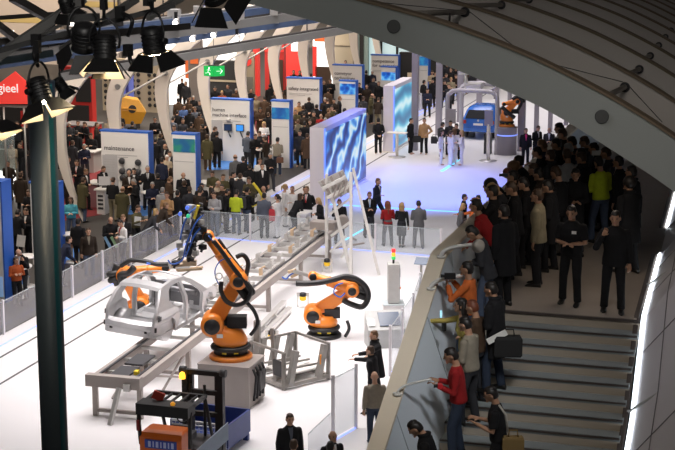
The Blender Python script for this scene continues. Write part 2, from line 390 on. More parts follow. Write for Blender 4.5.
def person(pos, face, pose, top, bot, hair, label, H=1.75, kind='suit', hstyle='short', shirt=None, tie=None, skirt=False, far=False, group=None, skin=None):
    # face: degrees clockwise from looking straight away from the camera
    t = thing('person', label, 'person', pos, -(radians(face)-YAW) , group); k = H/1.75; t.scale = (k*1.11, k*1.11, k)
    bk = piece('body', cached(('b', pose), body_mesh, pose), t, skin or SKIN)
    piece('trousers' if not skirt else 'skirt', cached(('t', pose, skirt), bottom_mesh, pose, 'skirt' if skirt else 'leg'), t, cloth(bot))
    piece(dict(coat='coat', jumper='jumper', polo='polo_shirt', slim='blouse').get(kind, 'jacket'), cached(('j', pose, kind), top_mesh, pose, kind), t, cloth(top))
    if hair: piece('hair', cached(('h', pose, hstyle), hair_mesh, pose, hstyle), t, HAIR[hair])
    if not far:
        if shirt: piece('shirt', cached(('s', pose, kind), shirt_mesh, pose, kind, 1), t, cloth(shirt))
        if tie: piece('lanyard' if tie == 'lany' else 'tie', cached(('ti', pose, kind), shirt_mesh, pose, kind, 2), t, TIE_R if tie == 'red' else mat('lanyard_blue', (.25, .45, .7), .6) if tie == 'lany' else TIE_D)
        for i in (0, 1): piece('shoe', cached(('sh', pose, i), shoe_mesh, pose, i), t, SHOE)
    PEOPLE.append(t)
    return t
# ------------------------------------------------------------------ the setting
WHT = mat('stage_white', (.80, .79, .80), .32, var=.03, scale=.6, spec=.4)
DARKF = mat('hall_floor_grey', (.042, .038, .035), .5, var=.25, scale=1.2)
REDC = mat('red_carpet', (.20, .02, .025), .9, var=.2, scale=20)
BLUC = mat('blue_carpet', (.06, .20, .55), .8, var=.15, scale=20)
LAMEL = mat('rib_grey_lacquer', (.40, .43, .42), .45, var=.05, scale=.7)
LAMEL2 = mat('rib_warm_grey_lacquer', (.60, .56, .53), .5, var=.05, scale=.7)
EDGE = mat('rib_brown_edge', (.20, .15, .10), .6)
FINW = mat('rib_cream_white', (.84, .76, .68), .5, var=.04, scale=.8)
STEEL = mat('brushed_steel', (.45, .45, .44), .38, .6, var=.1, scale=20)
BLK = mat('matt_black', (.012, .012, .013), .5); DGR = mat('dark_grey', (.05, .05, .055), .5)
LED = mat('led_white', (.9, .95, 1), .4, emit=4.5, ecol=(.85, .93, 1)); LEDB = mat('led_blue', (.2, .3, 1), .4, emit=1.2, ecol=(.22, .32, 1)); LEDC = mat('led_cyan', (.2, .7, 1), .4, emit=1.5, ecol=(.15, .65, 1))

mb = MB(); mb.box((-45, 95, -.115), (150, 190, .2)); struct('floor', mb, DARKF)
mb = MB(); mb.box((-12.8, 75, -.05), (20, 100, .1)); struct('stage_floor', mb, WHT)
for x in (-21.7, -20.5):
    mb = MB(); mb.box((x, 78, .003), (.07, 92, .006)); struct('floor_groove', mb, DGR)
mb = MB(); mb.box((-22.25, 78, .004), (.06, 92, .008)); struct('trim_led', mb, LEDB)
mb = MB(); mb.box((-16.2, 62.6, .004), (9.5, .09, .008)); struct('trim_led', mb, LEDC)
mb = MB(); mb.bar(G(442, 171, .006), G(459, 159.5, .006), .14, .01); struct('trim_led', mb, LEDC)
mb = MB(); mb.bar(G(345, 240, .006), G(364, 229, .006), .10, .01); struct('trim_led', mb, LEDC)
# carpets in the aisle booths
def carpet(name, px, m):
    mb = MB(); mb.prism([(G(*p)[0], G(*p)[1]) for p in px], (0, 0, -.014), (1, 0, 0), (0, 1, 0), .01); struct(name, mb, m)
carpet('carpet_red', [(54, 222), (104, 214), (112, 172), (66, 160)], REDC); carpet('carpet_red', [(254, 148), (276, 142), (268, 108), (250, 112)], REDC)
carpet('carpet_blue', [(128, 214), (158, 217), (153, 204), (131, 203)], BLUC); carpet('carpet_blue', [(206, 170), (254, 168), (262, 158), (214, 157)], BLUC)
carpet('carpet_blue', [(274, 167), (302, 162), (304, 155), (282, 157)], BLUC); carpet('carpet_blue', [(0, 302), (14, 300), (30, 276), (0, 280)], BLUC); carpet('carpet_blue', [(58, 262), (76, 258), (84, 240), (62, 246)], BLUC)

# right-hand vault ribs: a row of wide curved blades over the gallery
def smooth(pts, n=6):
    out = []
    for i in range(len(pts)-1):
        p0 = pts[max(i-1, 0)]; p1 = pts[i]; p2 = pts[i+1]; p3 = pts[min(i+2, len(pts)-1)]
        for j in range(n):
            t = j/n; out.append(.5*((2*p1)+(p2-p0)*t+(2*p0-5*p1+4*p2-p3)*t*t+(3*p1-p0-3*p2+p3)*t**3))
    return out+[pts[-1]]
RY = 26.0
lo = [PY(*p, RY) for p in [(60, -36), (150, -19), (233, 0), (339, 28), (391, 45), (442, 64), (499, 88), (550, 112), (607, 147), (669, 188), (735, 240), (790, 300)]]
hi = [PY(*p, RY) for p in [(120, -58), (205, -38), (290, -18), (359, 0), (429, 19), (470, 33), (509, 48), (552, 67), (615, 100), (675, 138), (745, 190), (805, 255)]]
lo = smooth(lo, 5); hi = smooth(hi, 5)
RS = Vector((-.32, 5.4, -.24))
ribs = []
for k in range(11):
    r = thing('vault_rib', 'broad curved grey rib nearest the camera' if k == 0 else 'curved grey rib behind the foreground rib, number %d back' % k, 'rib', (0, 0, 0)); del r['category']; r['kind'] = 'structure'
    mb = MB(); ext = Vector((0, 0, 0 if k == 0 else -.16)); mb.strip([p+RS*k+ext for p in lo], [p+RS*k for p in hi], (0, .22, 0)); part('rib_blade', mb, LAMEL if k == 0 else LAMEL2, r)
    mb = MB(); mb.strip([p+RS*k+Vector((0, -.05, -.012)) for p in hi], [p+RS*k+Vector((0, -.05, .035)) for p in hi], (0, .30, 0)); part('edge_trim', mb, EDGE, r)
    if k == 0:
        for q in [(394, 26.5), (602, 116.5), (210, -14)]:
            c = PY(*q, RY); mb = MB(); mb.lathe([(.09, 0), (.115, -.01), (.115, -.03), (.10, -.036)], c, (0, 1, 0), 24); part('round_port', mb, mat('port_grey', (.10, .105, .105), .7), r)
    if k >= 1:
        for q in [(625, 87), (465, 12)]:
            c = PY(q[0], q[1], RY+RS.y)+RS*(k-1); mb = MB(); mb.lathe([(.06, 0), (.10, -.02), (.10, -.05), (.04, -.08)], c, (0, 1, 0), 16); part('strut_plate', mb, DGR, r)
            mb = MB(); mb.tube(c, c-Vector((RS.x*.25, RS.y*.985, -.36)), .052, n=12); part('strut', mb, mat('strut_grey', (.33, .30, .27), .5), r)
mb = MB()
for k in range(10):
    sel = [p for p in lo if p.x > -9]
    mb.strip([p+RS*k+Vector((0, .1, .1)) for p in sel], [p+RS*(k+1)+Vector((0, .1, .1)) for p in sel], (0, 0, .06))
struct('shade_skin', mb, mat('shade_skin_dark_grey', (.10, .10, .10), .7))  # unseen skin between the ribs, added to shade the gallery
for a, b in [((536, 60), (623, 82)), ((627, 84), (662, 122)), ((375, 2), (455, 10)), ((470, 12), (515, 47))]:
    mb = MB(); mb.tube(PY(*a, RY+2.5), PY(*b, RY+5.0), .008, n=6); struct('guy_wire', mb, DGR)
mb = MB(); mb.bar(PY(436, 26, RY+1.5), PY(458, 26, RY+1.5), .10, .12); mb.tube(PY(449, 24, RY+1.5), PY(450, 14, RY+3.5), .02)
solo('security_camera', mb, BLK, 'small black security camera hanging between the first two grey ribs', 'camera')

# left-hand ribs: crescents standing beyond the aisle
def fin_profile():
    c = [(0.0, 0.0, .10), (-.45, .9, .22), (-.80, 1.9, .40), (-1.05, 3.0, .56), (-1.12, 4.1, .74), (-.82, 5.1, .80), (-.10, 6.0, .80), (.9, 6.75, .78), (2.1, 7.35, .75), (3.6, 7.9, .72), (5.4, 8.5, .70)]
    return [Vector((x-w*.22, 0, z)) for x, z, w in c], [Vector((x+w*.62, 0, z-(.0 if z < 5 else .25*w))) for x, z, w in c]
fa, fb = fin_profile(); fa = smooth(fa, 4); fb = smooth(fb, 4)
for k in range(12):
    b = Vector((-27.6, 56.3+5.15*k, 0))
    r = thing('vault_rib', 'tall cream crescent rib, number %d along the aisle from the near end' % (k+1), 'rib'); del r['category']; r['kind'] = 'structure'
    mb = MB(); mb.strip([b+p for p in fa], [b+p for p in fb], (0, .20, 0)); part('rib_blade', mb, FINW, r)
    c = b+Vector((-.72, -.06, 4.75)); mb = MB(); mb.lathe([(.12, 0), (.12, .06)], c, (0, 1, 0), 14); part('strut_plate', mb, STEEL, r)
    if k >= 2: mb = MB(); mb.tube(c, c+Vector((0, -4.9, -.5)), .045, n=10); part('strut', mb, mat('strut_white', (.42, .40, .38), .5), r)

# gallery, stairs, parapet, leaning wall
ST_Y, ST_Z, TR, RI = 25.8, 6.0, .33, .18
def stair_z(y): return ST_Z if y >= ST_Y else ST_Z-RI*(int((ST_Y-y)/TR)+1)
GFL = mat('gallery_floor_beige', (.36, .31, .27), .55, var=.08, scale=2)
RISER = mat('stair_riser_beige', (.40, .35, .29), .6, var=.06, scale=2); TREAD = mat('stair_tread_grey', (.26, .29, .30), .6, var=.06, scale=2); NOSE = mat('stair_nosing_dark', (.075, .06, .055), .6)
mb = MB(); mb.box((-4.3, 47.95, 5.85), (3.2, 44.2, .3)); struct('gallery_floor', mb, GFL)
st = thing('stairs', 'wide grey staircase rising to the dark gallery', 'stairs'); del st['category']; st['kind'] = 'structure'
ma, mr, mn = MB(), MB(), MB()
for k in range(24):
    y1 = ST_Y-TR*k; z0 = ST_Z-RI*(k+1)
    ma.box((-4.0, y1-TR/2, z0-.03), (2.74, TR-.002, .06)); mr.box((-4.0, y1+.012, z0+RI/2-.03), (2.74, .02, RI-.062)); mn.box((-4.0, y1+.006, z0+RI-.012), (2.74, .05, .024))
part('tread', ma, TREAD, st); part('riser', mr, RISER, st); part('nosing', mn, NOSE, st)
PAR = mat('parapet_white', (.78, .74, .66), .5, var=.03, scale=1); PARI = mat('parapet_pale_blue', (.62, .68, .74), .5, var=.04, scale=1); PLUM = mat('plinth_plum', (.07, .045, .085), .6)
def ledge_z(y): return 7.0+min(0, (y-25.45)*.545)
ys = [16.5+.5*i for i in range(17)]+[25.2, 25.4, 25.6, 25.9]+[26.5+1.5*i for i in range(30)]
def L(x, y, dz): return Vector((x-.006*max(0, y-30), y, ledge_z(y)+dz))
pr = thing('parapet', 'pale parapet curving down along the stairs with a wide cream ledge', 'parapet'); del pr['category']; pr['kind'] = 'structure'
mb = MB(); mb.strip([L(-6.10, y, -.06) for y in ys], [L(-5.83, y, -.06) for y in ys], (0, 0, .06)); part('ledge', mb, mat('ledge_cream', (.80, .70, .56), .5, var=.03), pr)
mb = MB(); mb.strip([L(-5.86, y, -.06) for y in ys], [L(-5.36 if y < 25.3 else -5.70, y, -1.45) for y in ys], (-.06, 0, 0)); part('inner_panel', mb, PARI, pr)
mb = MB(); mb.strip([L(-6.08, y, -.06) for y in ys], [Vector((-6.5, y, .4)) for y in ys], (.06, 0, 0)); part('outer_panel', mb, PAR, pr)
mb = MB(); mb.strip([Vector((-7.3, y, 0)) for y in ys], [Vector((-6.5, y, 1.1)) for y in ys], (.08, 0, 0)); part('plinth', mb, PLUM, pr)
for y in (18.5, 20.6, 22.3, 24.2, 25.9, 28, 31, 34):
    mb = MB(); mb.bar(L(-5.852, y, -.07), L(-5.37 if y < 25.3 else -5.71, y-.02, -1.40), .012, .012); part('panel_joint', mb, mat('joint_grey', (.28, .31, .34), .6), pr)
def bracket(px, pts, w, label):
    p0 = G(px[0], px[1], 6.0); y0 = p0.y
    mb = MB(); mb.path(smooth([Vector(p) for p in pts], 5), w, 10, flat=.6); mb.lathe([(.07, 0), (.07, .03)], pts[0], (0, 0, 1), 12)
    return solo('handrail', mb, mat('handrail_white', (.72, .72, .70), .35), label, 'handrail', group=None)
def rail_pts(px, y, reach):
    z = ledge_z(y); return [(-5.90, y, z+.0), (-5.88, y+.01, z+.08), (-5.78, y+.06, z+.15), (-5.58, y+.12, z+.19+.03*reach), (-5.42, y+.2, z+.20+.06*reach)]
bracket((403, 398), rail_pts(0, 22.55, .6), .032, 'curved white handrail end nearest the man in the red jacket')
bracket((430, 293), rail_pts(0, 24.65, .4), .055, 'curved white handrail end beside the photographer in orange')
bracket((437, 262), rail_pts(0, 25.35, .1), .055, 'curved white handrail end just above the photographer in orange')
# leaning wall on the right with its light strip
WR = mat('wall_lilac_grey', (.56, .54, .57), .4, var=.04, scale=1)
def wl(y, o, u): return Vector((-2.50-.045*max(0, y-24)+o+u, y, (ST_Z if y >= ST_Y+.2 else ST_Z-(ST_Y+.2-y)*.545)+o*1.25))
ya = [16, 18, 20, 22, 24, 25, 26, 28, 30.7]; yb = [33.3, 35, 38, 44, 52, 64]
for nm, yy in (('wall_right', ya), ('wall_right', yb)):
    mb = MB(); mb.strip([wl(y, .0, 0) for y in yy], [wl(y, 2.2, 0) for y in yy], (.25, 0, 0)); w = struct(nm, mb, WR)
    mb = MB(); mb.strip([wl(y, .02, -.06) for y in yy], [wl(y, .050, -.06) for y in yy], (.03, 0, .0)); part('light_strip', mb, LED, w, 'glowing white strip along the foot of the wall')
    mb = MB(); mb.strip([wl(y, 0, -.16)+Vector((0, 0, -.25)) for y in yy], [wl(y, 0, -.16)+Vector((0, 0, .03)) for y in yy], (.08, 0, .0)); part('skirting', mb, NOSE, w)
    for y in ((19.2, 21.2, 23.2, 25.2, 27.4, 29.4) if yy is ya else (36, 40)):
        mb = MB(); mb.bar(wl(y, .06, -.012), wl(y, 2.2, -.012), .012, .012); part('panel_joint', mb, mat('joint_dark', (.16, .15, .16), .6), w)
    for off in ((.38,) if yy is ya else (.4,)):
        mb = MB(); mb.path([wl(y, off, -.012) for y in yy], .008, 6); part('panel_joint', mb, mat('joint_dark', (.16, .15, .16), .6), w)
for y in (24.1, 28.2):
    mb = MB(); p = wl(y, .02, -.06); mb.path(smooth([p, p+Vector((.10, -.02, .10)), p+Vector((.5, -.1, .42)), p+Vector((.9, -.2, .62))], 4), .022, 8); mb.bar(p+Vector((-.06, 0, 0)), p+Vector((.08, 0, 0)), .05, .03)
    solo('handrail', mb, STEEL, 'thin steel handrail arm crossing the %s light strip on the right wall' % ('lower' if y < 25 else 'upper'), 'handrail')
mb = MB(); mb.strip([wl(y, 0, 0) for y in (31.0, 33.2)], [wl(y, 2.2, .9) for y in (31.0, 33.2)], (.1, 0, 0)); struct('wall_right', mb, WR)
mb = MB(); mb.box((-1.2, 45, 3.0), (.3, 60, 5.6)); struct('wall_right', mb, DGR)

# colonnade
POST = mat('post_lilac_grey', (.27, .25, .29), .45, var=.05, scale=1)
for i, Y in enumerate((77.2, 82.4, 87.6, 92.8, 98.0, 103.2)):
    mb = MB(); mb.box((-19.4, Y, 4.0), (.30, .30, 8)); struct('column', mb, POST)
for px, py, w in ((521, 151, .34), (536, 139, .22), (550, 132, .22), (566, 125, .22)):
    p = G(px, py); mb = MB(); mb.box((p.x, p.y, 4.0), (w, w, 8)); struct('column', mb, POST)
# dark slate column near the camera
cb = DP(55, 450, 19.4); ct = DP(46.5, 60, 19.4)
mb = MB(); mb.lathe([(.165, 0), (.165, 10.72)], (cb.x, cb.y, 0), (0, 0, 1), 40)
cs = struct('column', mb, mat('column_slate_blue', (.048, .068, .092), .4, var=.05, scale=2, spec=.5))
TEAL = mat('column_teal_reflection', (.012, .11, .14), .4)  # teal reflection on the column's right side, put in as colour
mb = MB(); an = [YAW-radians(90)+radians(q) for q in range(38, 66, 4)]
mb.strip([Vector((cb.x+.168*cos(q), cb.y+.168*sin(q), .02)) for q in an], [Vector((cb.x+.168*cos(q), cb.y+.168*sin(q), 10.7)) for q in an], (-.004, .004, 0)); part('painted_reflection', mb, TEAL, cs, 'narrow teal reflection painted down the column')

# glass rails round the stage
GL = glass_mat('rail_glass', (.62, .60, .60), .20); GLT = glass_mat('rail_glass_clear', (.85, .9, .93), .13); GEDGE = mat('glass_edge', (.55, .62, .64), .25); RPOST = mat('rail_post_white', (.72, .70, .74), .4)
def glass_rail(label, pts, h, posts=True, gm=GL, group=None, led=None, fr=True, step=2.4):
    r = thing('glass_railing', label, 'railing', pts[0], 0, group); o = Vector(pts[0])
    for a, b in zip(pts, pts[1:]):
        a = Vector(a)-o; b = Vector(b)-o; n = max(1, round((b-a).length/step)); d = (b-a)/n
        for i in range(n):
            p = a+d*i; q = a+d*(i+1); e = d.normalized()*.03
            mb = MB(); mb.bar(p+e+Vector((0, 0, h*.52+.02)), q-e+Vector((0, 0, h*.52+.02)), .018, h*.96); part('glass_pane', mb, gm, r)
            mb = MB(); mb.bar(p+e+Vector((0, 0, h+.005)), q-e+Vector((0, 0, h+.005)), .022, .012); part('top_edge', mb, GEDGE, r)
            if posts: mb = MB(); mb.box(p+Vector((0, 0, h*.53)), (.07, .07, h*1.06)); part('post', mb, RPOST, r)
        if posts and b == Vector(pts[-1])-o: mb = MB(); mb.box(b+Vector((0, 0, h*.53)), (.07, .07, h*1.06)); part('post', mb, RPOST, r)
        if led: mb = MB(); mb.bar(a+Vector((0, 0, .01)), b+Vector((0, 0, .01)), .05, .012); part('floor_light', mb, led, r)
    return r
glass_rail('long glass railing with white posts along the left aisle', [(-22.75, 34.0, 0), (-22.75, 54.6, 0)], 1.0)
glass_rail('glass railing with white posts crossing the stage behind the robots', [(-22.6, 55.2, 0), (-12.7, 54.5, 0)], 1.0, gm=GLT, led=LEDB)
glass_rail('low white railing running back along the far stage edge', [(-22.6, 84, 0), (-22.6, 118, 0)], 1.0, gm=glass_mat('rail_glass_white', (.85, .83, .86), .6), led=LEDB)
glass_rail('tall frameless glass railing beside the man in the grey hoodie', [G(333, 441), G(356, 428)], 1.55, gm=glass_mat('rail_glass_green', (.50, .56, .54), .2), led=LEDB, fr=False, step=2.0)
glass_rail('low frameless glass railing at the bottom edge behind the bald head', [G(308, 466), G(331, 443)], .75, gm=GL, led=LEDB, posts=False)
glass_rail('glass railing beside the grey console below the parapet', [G(390, 376), G(413, 340), G(420, 318)], 1.35, gm=GL, led=LEDB, step=2.2)
# ------------------------------------------------------------------ machines on the stage
ORG = mat('robot_orange', (.90, .27, .035), .35, var=.05, scale=3, coat=.2); YEL = mat('sticker_yellow', (.85, .65, .03), .5); HOSE = mat('hose_black', (.014, .014, .015), .45)
BLUEH = mat('hose_blue', (.05, .16, .62), .4); GRYP = mat('painted_grey', (.36, .32, .295), .5, var=.06, scale=3); ALU = mat('aluminium', (.58, .57, .55), .35, .5, var=.1, scale=12)
BODYW = mat('bare_steel_body', (.60, .60, .61), .33, .55, var=.08, scale=5); BEIP = mat('tool_beige', (.62, .46, .30), .5)
def plane(base):                             # point of the photo on the upright plane through base, facing the lens
    b = Vector(base)
    def Q(px, py, off=0.0):
        d = Vector(ray(px, py)); o = Vector((0, 0, CH)); t = (b-o).dot(CF)/d.dot(CF); return o+d*t+CF*off
    return Q
def slab(mb, p, q, r0, r1, th, off, mat=0, n=9):   # link arm: hull of two discs, thickness th towards the back
    p = Vector(p)+CF*off; q = Vector(q)+CF*off; d = (q-p).normalized(); s = CF.cross(d); poly = []
    for i in range(n): a = pi/2+pi*i/(n-1); poly.append(p+d*cos(a)*r0+s*sin(a)*r0)
    for i in range(n): a = -pi/2+pi*i/(n-1); poly.append(q+d*cos(a)*r1+s*sin(a)*r1)
    m = len(poly); rings = [poly, [v+CF*th for v in poly]]
    ins = [[c+(v-c)*.9 for v, c in zip(poly, [p]*n+[q]*n)]]
    mb.loft([[v-CF*.03 for v in ins[0]], poly, rings[1], [v+CF*(th+.03) for v in ins[0]]], mat, sm=False)
def robot(label, base, S, E, W, hoses, cables, k=1.0, foot=True, motor_dir=1, group=None):
    Q = plane(base); b = Vector(base); t = thing('industrial_robot', label, 'robot', b, 0, group); o = -b
    def P(name, mb, m, lab=None):
        for i, v in enumerate(mb.v): mb.v[i] = v-b
        return part(name, mb, m, t, lab)
    S = Q(*S); E = Q(*E); W = Q(*W); r = .27*k
    mb = MB(); mb.lathe([(.56*k, 0), (.56*k, .07), (.50*k, .12), (.44*k, .13)], b, n=28); P('foot', mb, ORG if foot else BLK)
    mb = MB(); mb.lathe([(.44*k, .12), (.44*k, .36*k), (.40*k, .40*k)], b, n=28)
    mb.path([b+Vector((.47*k*cos(a), .47*k*sin(a), .30*k)) for a in [pi*.75+2*pi*i/18 for i in range(15)]], .06*k, 8); P('slewing_ring', mb, HOSE)
    for a in (-1.9, -1.2):
        mb = MB(); mb.box(b+Vector((.445*k*cos(a+YAW), .445*k*sin(a+YAW), .24*k)), (.01, .12*k, .10*k), rz=a+YAW); P('warning_sticker', mb, YEL)
    top = b+UP*.38*k; c0 = b+UP*.40*k; mid = (S+c0)/2
    mb = MB(); mb.loft([[c0+UP*z+(S-c0)*f+CR*cos(2*pi*i/18)*rx+CF*sin(2*pi*i/18)*ry for i in range(18)] for z, f, rx, ry in ((-.02, 0, .43*k, .43*k), (.08, .05, .46*k, .44*k), (.20*k, .28, .43*k, .36*k), (.05, .75, .34*k, .30*k), (.02, 1.0, .22*k, .26*k))]); P('carousel', mb, ORG)
    mb = MB(); mb.lathe([(.18*k, -.40*k), (r, -.38*k), (r+.03*k, -.30*k), (r+.03*k, .30*k), (r, .36*k)], S, CF, 24); P('shoulder_housing', mb, ORG)
    mb = MB(); mb.lathe([(.07*k, -.46*k), (.10*k, -.45*k), (.19*k, -.42*k), (.21*k, -.39*k)], S, CF, 24); P('shoulder_cover', mb, BLK)
    mo = S+CR*(.62*k*motor_dir)+UP*.05*k; mb = MB(); mb.box(mo, (.50*k, .34*k, .30*k), rz=YAW); mb.tube(mo-CR*.2*k*motor_dir, S, .14*k, n=14); P('motor', mb, BLK)
    mb = MB(); slab(mb, S, E, .23*k, .17*k, .22*k, -.10*k); P('lower_arm', mb, ORG)
    mb = MB(); mb.lathe([(.12*k, -.36*k), (.20*k, -.34*k), (.23*k, -.25*k), (.23*k, .25*k), (.18*k, .3*k)], E, CF, 22); P('elbow_housing', mb, ORG)
    mb = MB(); mb.lathe([(.05*k, -.40*k), (.12*k, -.39*k), (.14*k, -.35*k)], E, CF, 20); P('elbow_cover', mb, BLK)
    d = (W-E).normalized(); s = CF.cross(d)
    mb = MB()
    for a, c in ((.10, -.16), (-.10, -.16), (0, .12)): mb.lathe([(.07*k, 0), (.10*k, .02), (.10*k, .30*k), (.06*k, .36*k)], E-d*.16*k+s*a*k+CF*c*k, -d, 12)
    P('wrist_motors', mb, BLK)
    Lf = (W-E).length; mb = MB(); mb.path([E+d*.02, E+d*.22*k, E+d*Lf*.55, E+d*Lf*.6, E+d*Lf], [.22*k, .20*k, .165*k, .14*k, .125*k], 16); mb.ell(W, (.16*k,)*3); P('forearm', mb, ORG)
    mb = MB(); mb.lathe([(.06*k, -.2*k), (.115*k, -.19*k), (.115*k, .19*k), (.06*k, .2*k)], W, CF, 18); P('wrist_cover', mb, BLK)
    mb = MB(); mb.lathe([(.15*k, -.02), (.17*k, 0), (.17*k, .06*k), (.14*k, .07*k)], E+d*Lf*.57, d, 16); P('forearm_band', mb, ORG)
    mb = MB(); mb.box(S.lerp(c0, .45)-CF*.43*k, (.16*k, .01, .10*k), rz=YAW); P('type_label', mb, mat('label_white', (.8, .8, .78), .5))
    for pts, rad in hoses: mb = MB(); mb.path(smooth([Q(*p) if len(p) == 2 else Q(p[0], p[1], p[2]) for p in pts], 5), rad, 10); P('hose', mb, HOSE)
    for pts, rad in cables: mb = MB(); mb.path(smooth([Q(*p) if len(p) == 2 else Q(p[0], p[1], p[2]) for p in pts], 5), rad, 6); P('cable', mb, BLUEH)
    return t, Q, P
# pedestal and the tall robot
pb = Vector((-14.1, 37.02, 0))
pd = thing('robot_pedestal', 'square grey steel pedestal under the tall orange robot', 'pedestal', pb)
mb = MB(); mb.box((0, 0, .55), (1.38, 1.2, 1.1)); part('cabinet', mb, GRYP, pd)
mb = MB(); mb.box((0, 0, 1.09), (1.40, 1.22, .03)); part('top_plate', mb, GRYP, pd)
mb = MB()
for i in range(4): mb.path([(.72, -.35+.22*i, 1.0), (.80, -.35+.22*i, .8), (.76, -.32+.22*i, .4), (.72, -.3+.22*i, .15)], .035, 8)
mb.box((.76, .1, .6), (.12, .4, .5)); part('cable_loom', mb, HOSE, pd)
rb = G(231, 357, 1.105)
A, QA, PA = robot('tall orange robot on the grey pedestal, arm raised and reaching left', rb, (213, 323), (239, 279), (208, 236),
    [([(214, 238, -.3), (222, 248, -.3), (235, 266, -.32), (247, 281, -.3), (251, 289, -.3), (247, 298, -.3), (237, 302, -.3), (227, 298, -.3), (222, 288, -.3), (222, 280, -.2)], .06), ([(236, 258, .1), (243, 256, .1), (248, 264, .1), (246, 276, .0)], .06), ([(218, 240, .1), (231, 258, .1), (243, 273, .1)], .045), ([(248, 300, -.3), (255, 310, -.2), (258, 322, -.2), (251, 333, -.2)], .05)],
    [([(232, 256, -.25), (222, 258, -.25), (216, 267, -.25), (217, 277, -.25), (222, 285, -.25)], .016), ([(209, 234, -.2), (217, 243, -.24), (224, 250, -.25)], .016)])
mb = MB(); mb.path([QA(220+3.2*cos(a), 273+3.2*sin(a), -.34) for a in [2*pi*i/14 for i in range(15)]], .018, 6); PA('tool_ring', mb, mat('label_white', (.8, .8, .78), .5))
# its gripper: a long frame of clamps and blue hoses
gb = QA(200, 236, -.05); gr = thing('robot_gripper', 'tall gripper frame of clamps and blue hoses on the raised robot arm', 'gripper', gb)
def GP(name, mb, m, lab=None):
    for i, v in enumerate(mb.v): mb.v[i] = v-gb
    return part(name, mb, m, gr, lab)
mb = MB(); mb.bar(QA(201, 203), QA(188, 262), .10, .10); mb.bar(QA(194, 216, .35), QA(184, 256, .35), .08, .08); mb.bar(QA(207, 236), QA(194, 238), .14, .14)
for y in (210, 222, 234, 246, 256): x = 200-(y-206)*.22; mb.bar(QA(x-6, y-1, .4), QA(x+5, y+1, -.3), .06, .06)
GP('gripper_frame', mb, DGR)
for i, (x, y) in enumerate([(200, 209), (187, 219), (196, 228), (184, 236), (193, 244), (182, 252), (190, 258), (201, 221), (203, 246), (191, 206), (204, 228), (180, 244), (198, 236), (186, 226), (176, 262), (196, 252)]):
    mb = MB(); mb.box(QA(x, y, -.12), (.16, .14, .12), rz=YAW+.3*i); mb.tube(QA(x, y, -.12), QA(x-1.5, y+5, -.12), .035, n=8); GP('clamp', mb, ALU if i % 2 else BLK)
for pts in ([(204, 213), (198, 219), (192, 230), (187, 243), (183, 258), (173, 262), (169, 258)], [(201, 226), (195, 234), (190, 246), (186, 255)], [(197, 206), (190, 212), (184, 224), (181, 238)]):
    mb = MB(); mb.path(smooth([QA(p[0], p[1], -.22) for p in pts], 5), .021, 7); GP('hose', mb, BLUEH)
mb = MB(); mb.bar(QA(199, 204, -.2), QA(195, 217, -.2), .07, .07); GP('spring_rod', mb, mat('rod_yellow', (.8, .6, .05), .5))
for x, y, c in ((188, 206, 'blue'), (181, 212, 'blue'), (189, 214, 'green')):
    mb = MB(); mb.lathe([(.03, 0), (.05, .02), (.05, .08)], QA(x, y, -.2), -CF, 10); GP('indicator', mb, mat('indicator_'+c, dict(blue=(.1, .2, .8), green=(.05, .6, .3))[c], .4, emit=.6))
mb = MB(); mb.bar(QA(171, 266), QA(196, 263), .16, .06); mb.bar(QA(178, 269, -.2), QA(203, 267, -.2), .05, .05); mb.box(QA(190, 262, -.1), (.35, .2, .12), rz=YAW); GP('lower_jaw', mb, BEIP)
# robot by the cage, arm folded
rb2 = G(324, 336, 0)
robot('orange robot with folded arm beside the steel cage rack', rb2, (313, 314), (352, 289), (313, 276),
    [([(296, 281, -.3), (308, 281, -.3), (320, 280, -.3), (334, 277, -.3), (346, 275, -.2), (357, 278, -.2), (366, 286, -.2), (368, 296, -.2), (362, 305, -.2), (350, 302, -.2), (343, 298, -.2)], .085), ([(340, 279, .1), (354, 282, .1), (361, 290, .1), (360, 299, .1)], .07), ([(347, 318, -.3), (349, 326, -.3), (345, 334, -.3)], .05)],
    [([(343, 280, -.35), (336, 283, -.35), (334, 290, -.35), (340, 294, -.35), (345, 290, -.35)], .022), ([(318, 279, -.35), (324, 281, -.35)], .02)], k=.92, foot=False)
g2 = thing('robot_gripper', 'small grey and beige gripper at the left end of the folded robot', 'gripper', plane(rb2)(300, 276)); Q2 = plane(rb2); b2 = Vector(g2.location)
for nm, pts, w, m in (('gripper_frame', [(308, 275), (293, 271)], .10, ALU), ('jaw', [(299, 273), (291, 277)], .08, BEIP), ('jaw', [(296, 270), (288, 272)], .08, BEIP)):
    mb = MB(); mb.bar(Q2(*pts[0]), Q2(*pts[1]), w); [mb.v.__setitem__(i, v-b2) for i, v in enumerate(mb.v)]; part(nm, mb, m, g2)
mb = MB(); mb.path(smooth([Q2(*p) for p in [(296, 272), (290, 275), (286, 279), (282, 277)]], 4), .025, 6); [mb.v.__setitem__(i, v-b2) for i, v in enumerate(mb.v)]; part('hose', mb, BLUEH, g2)
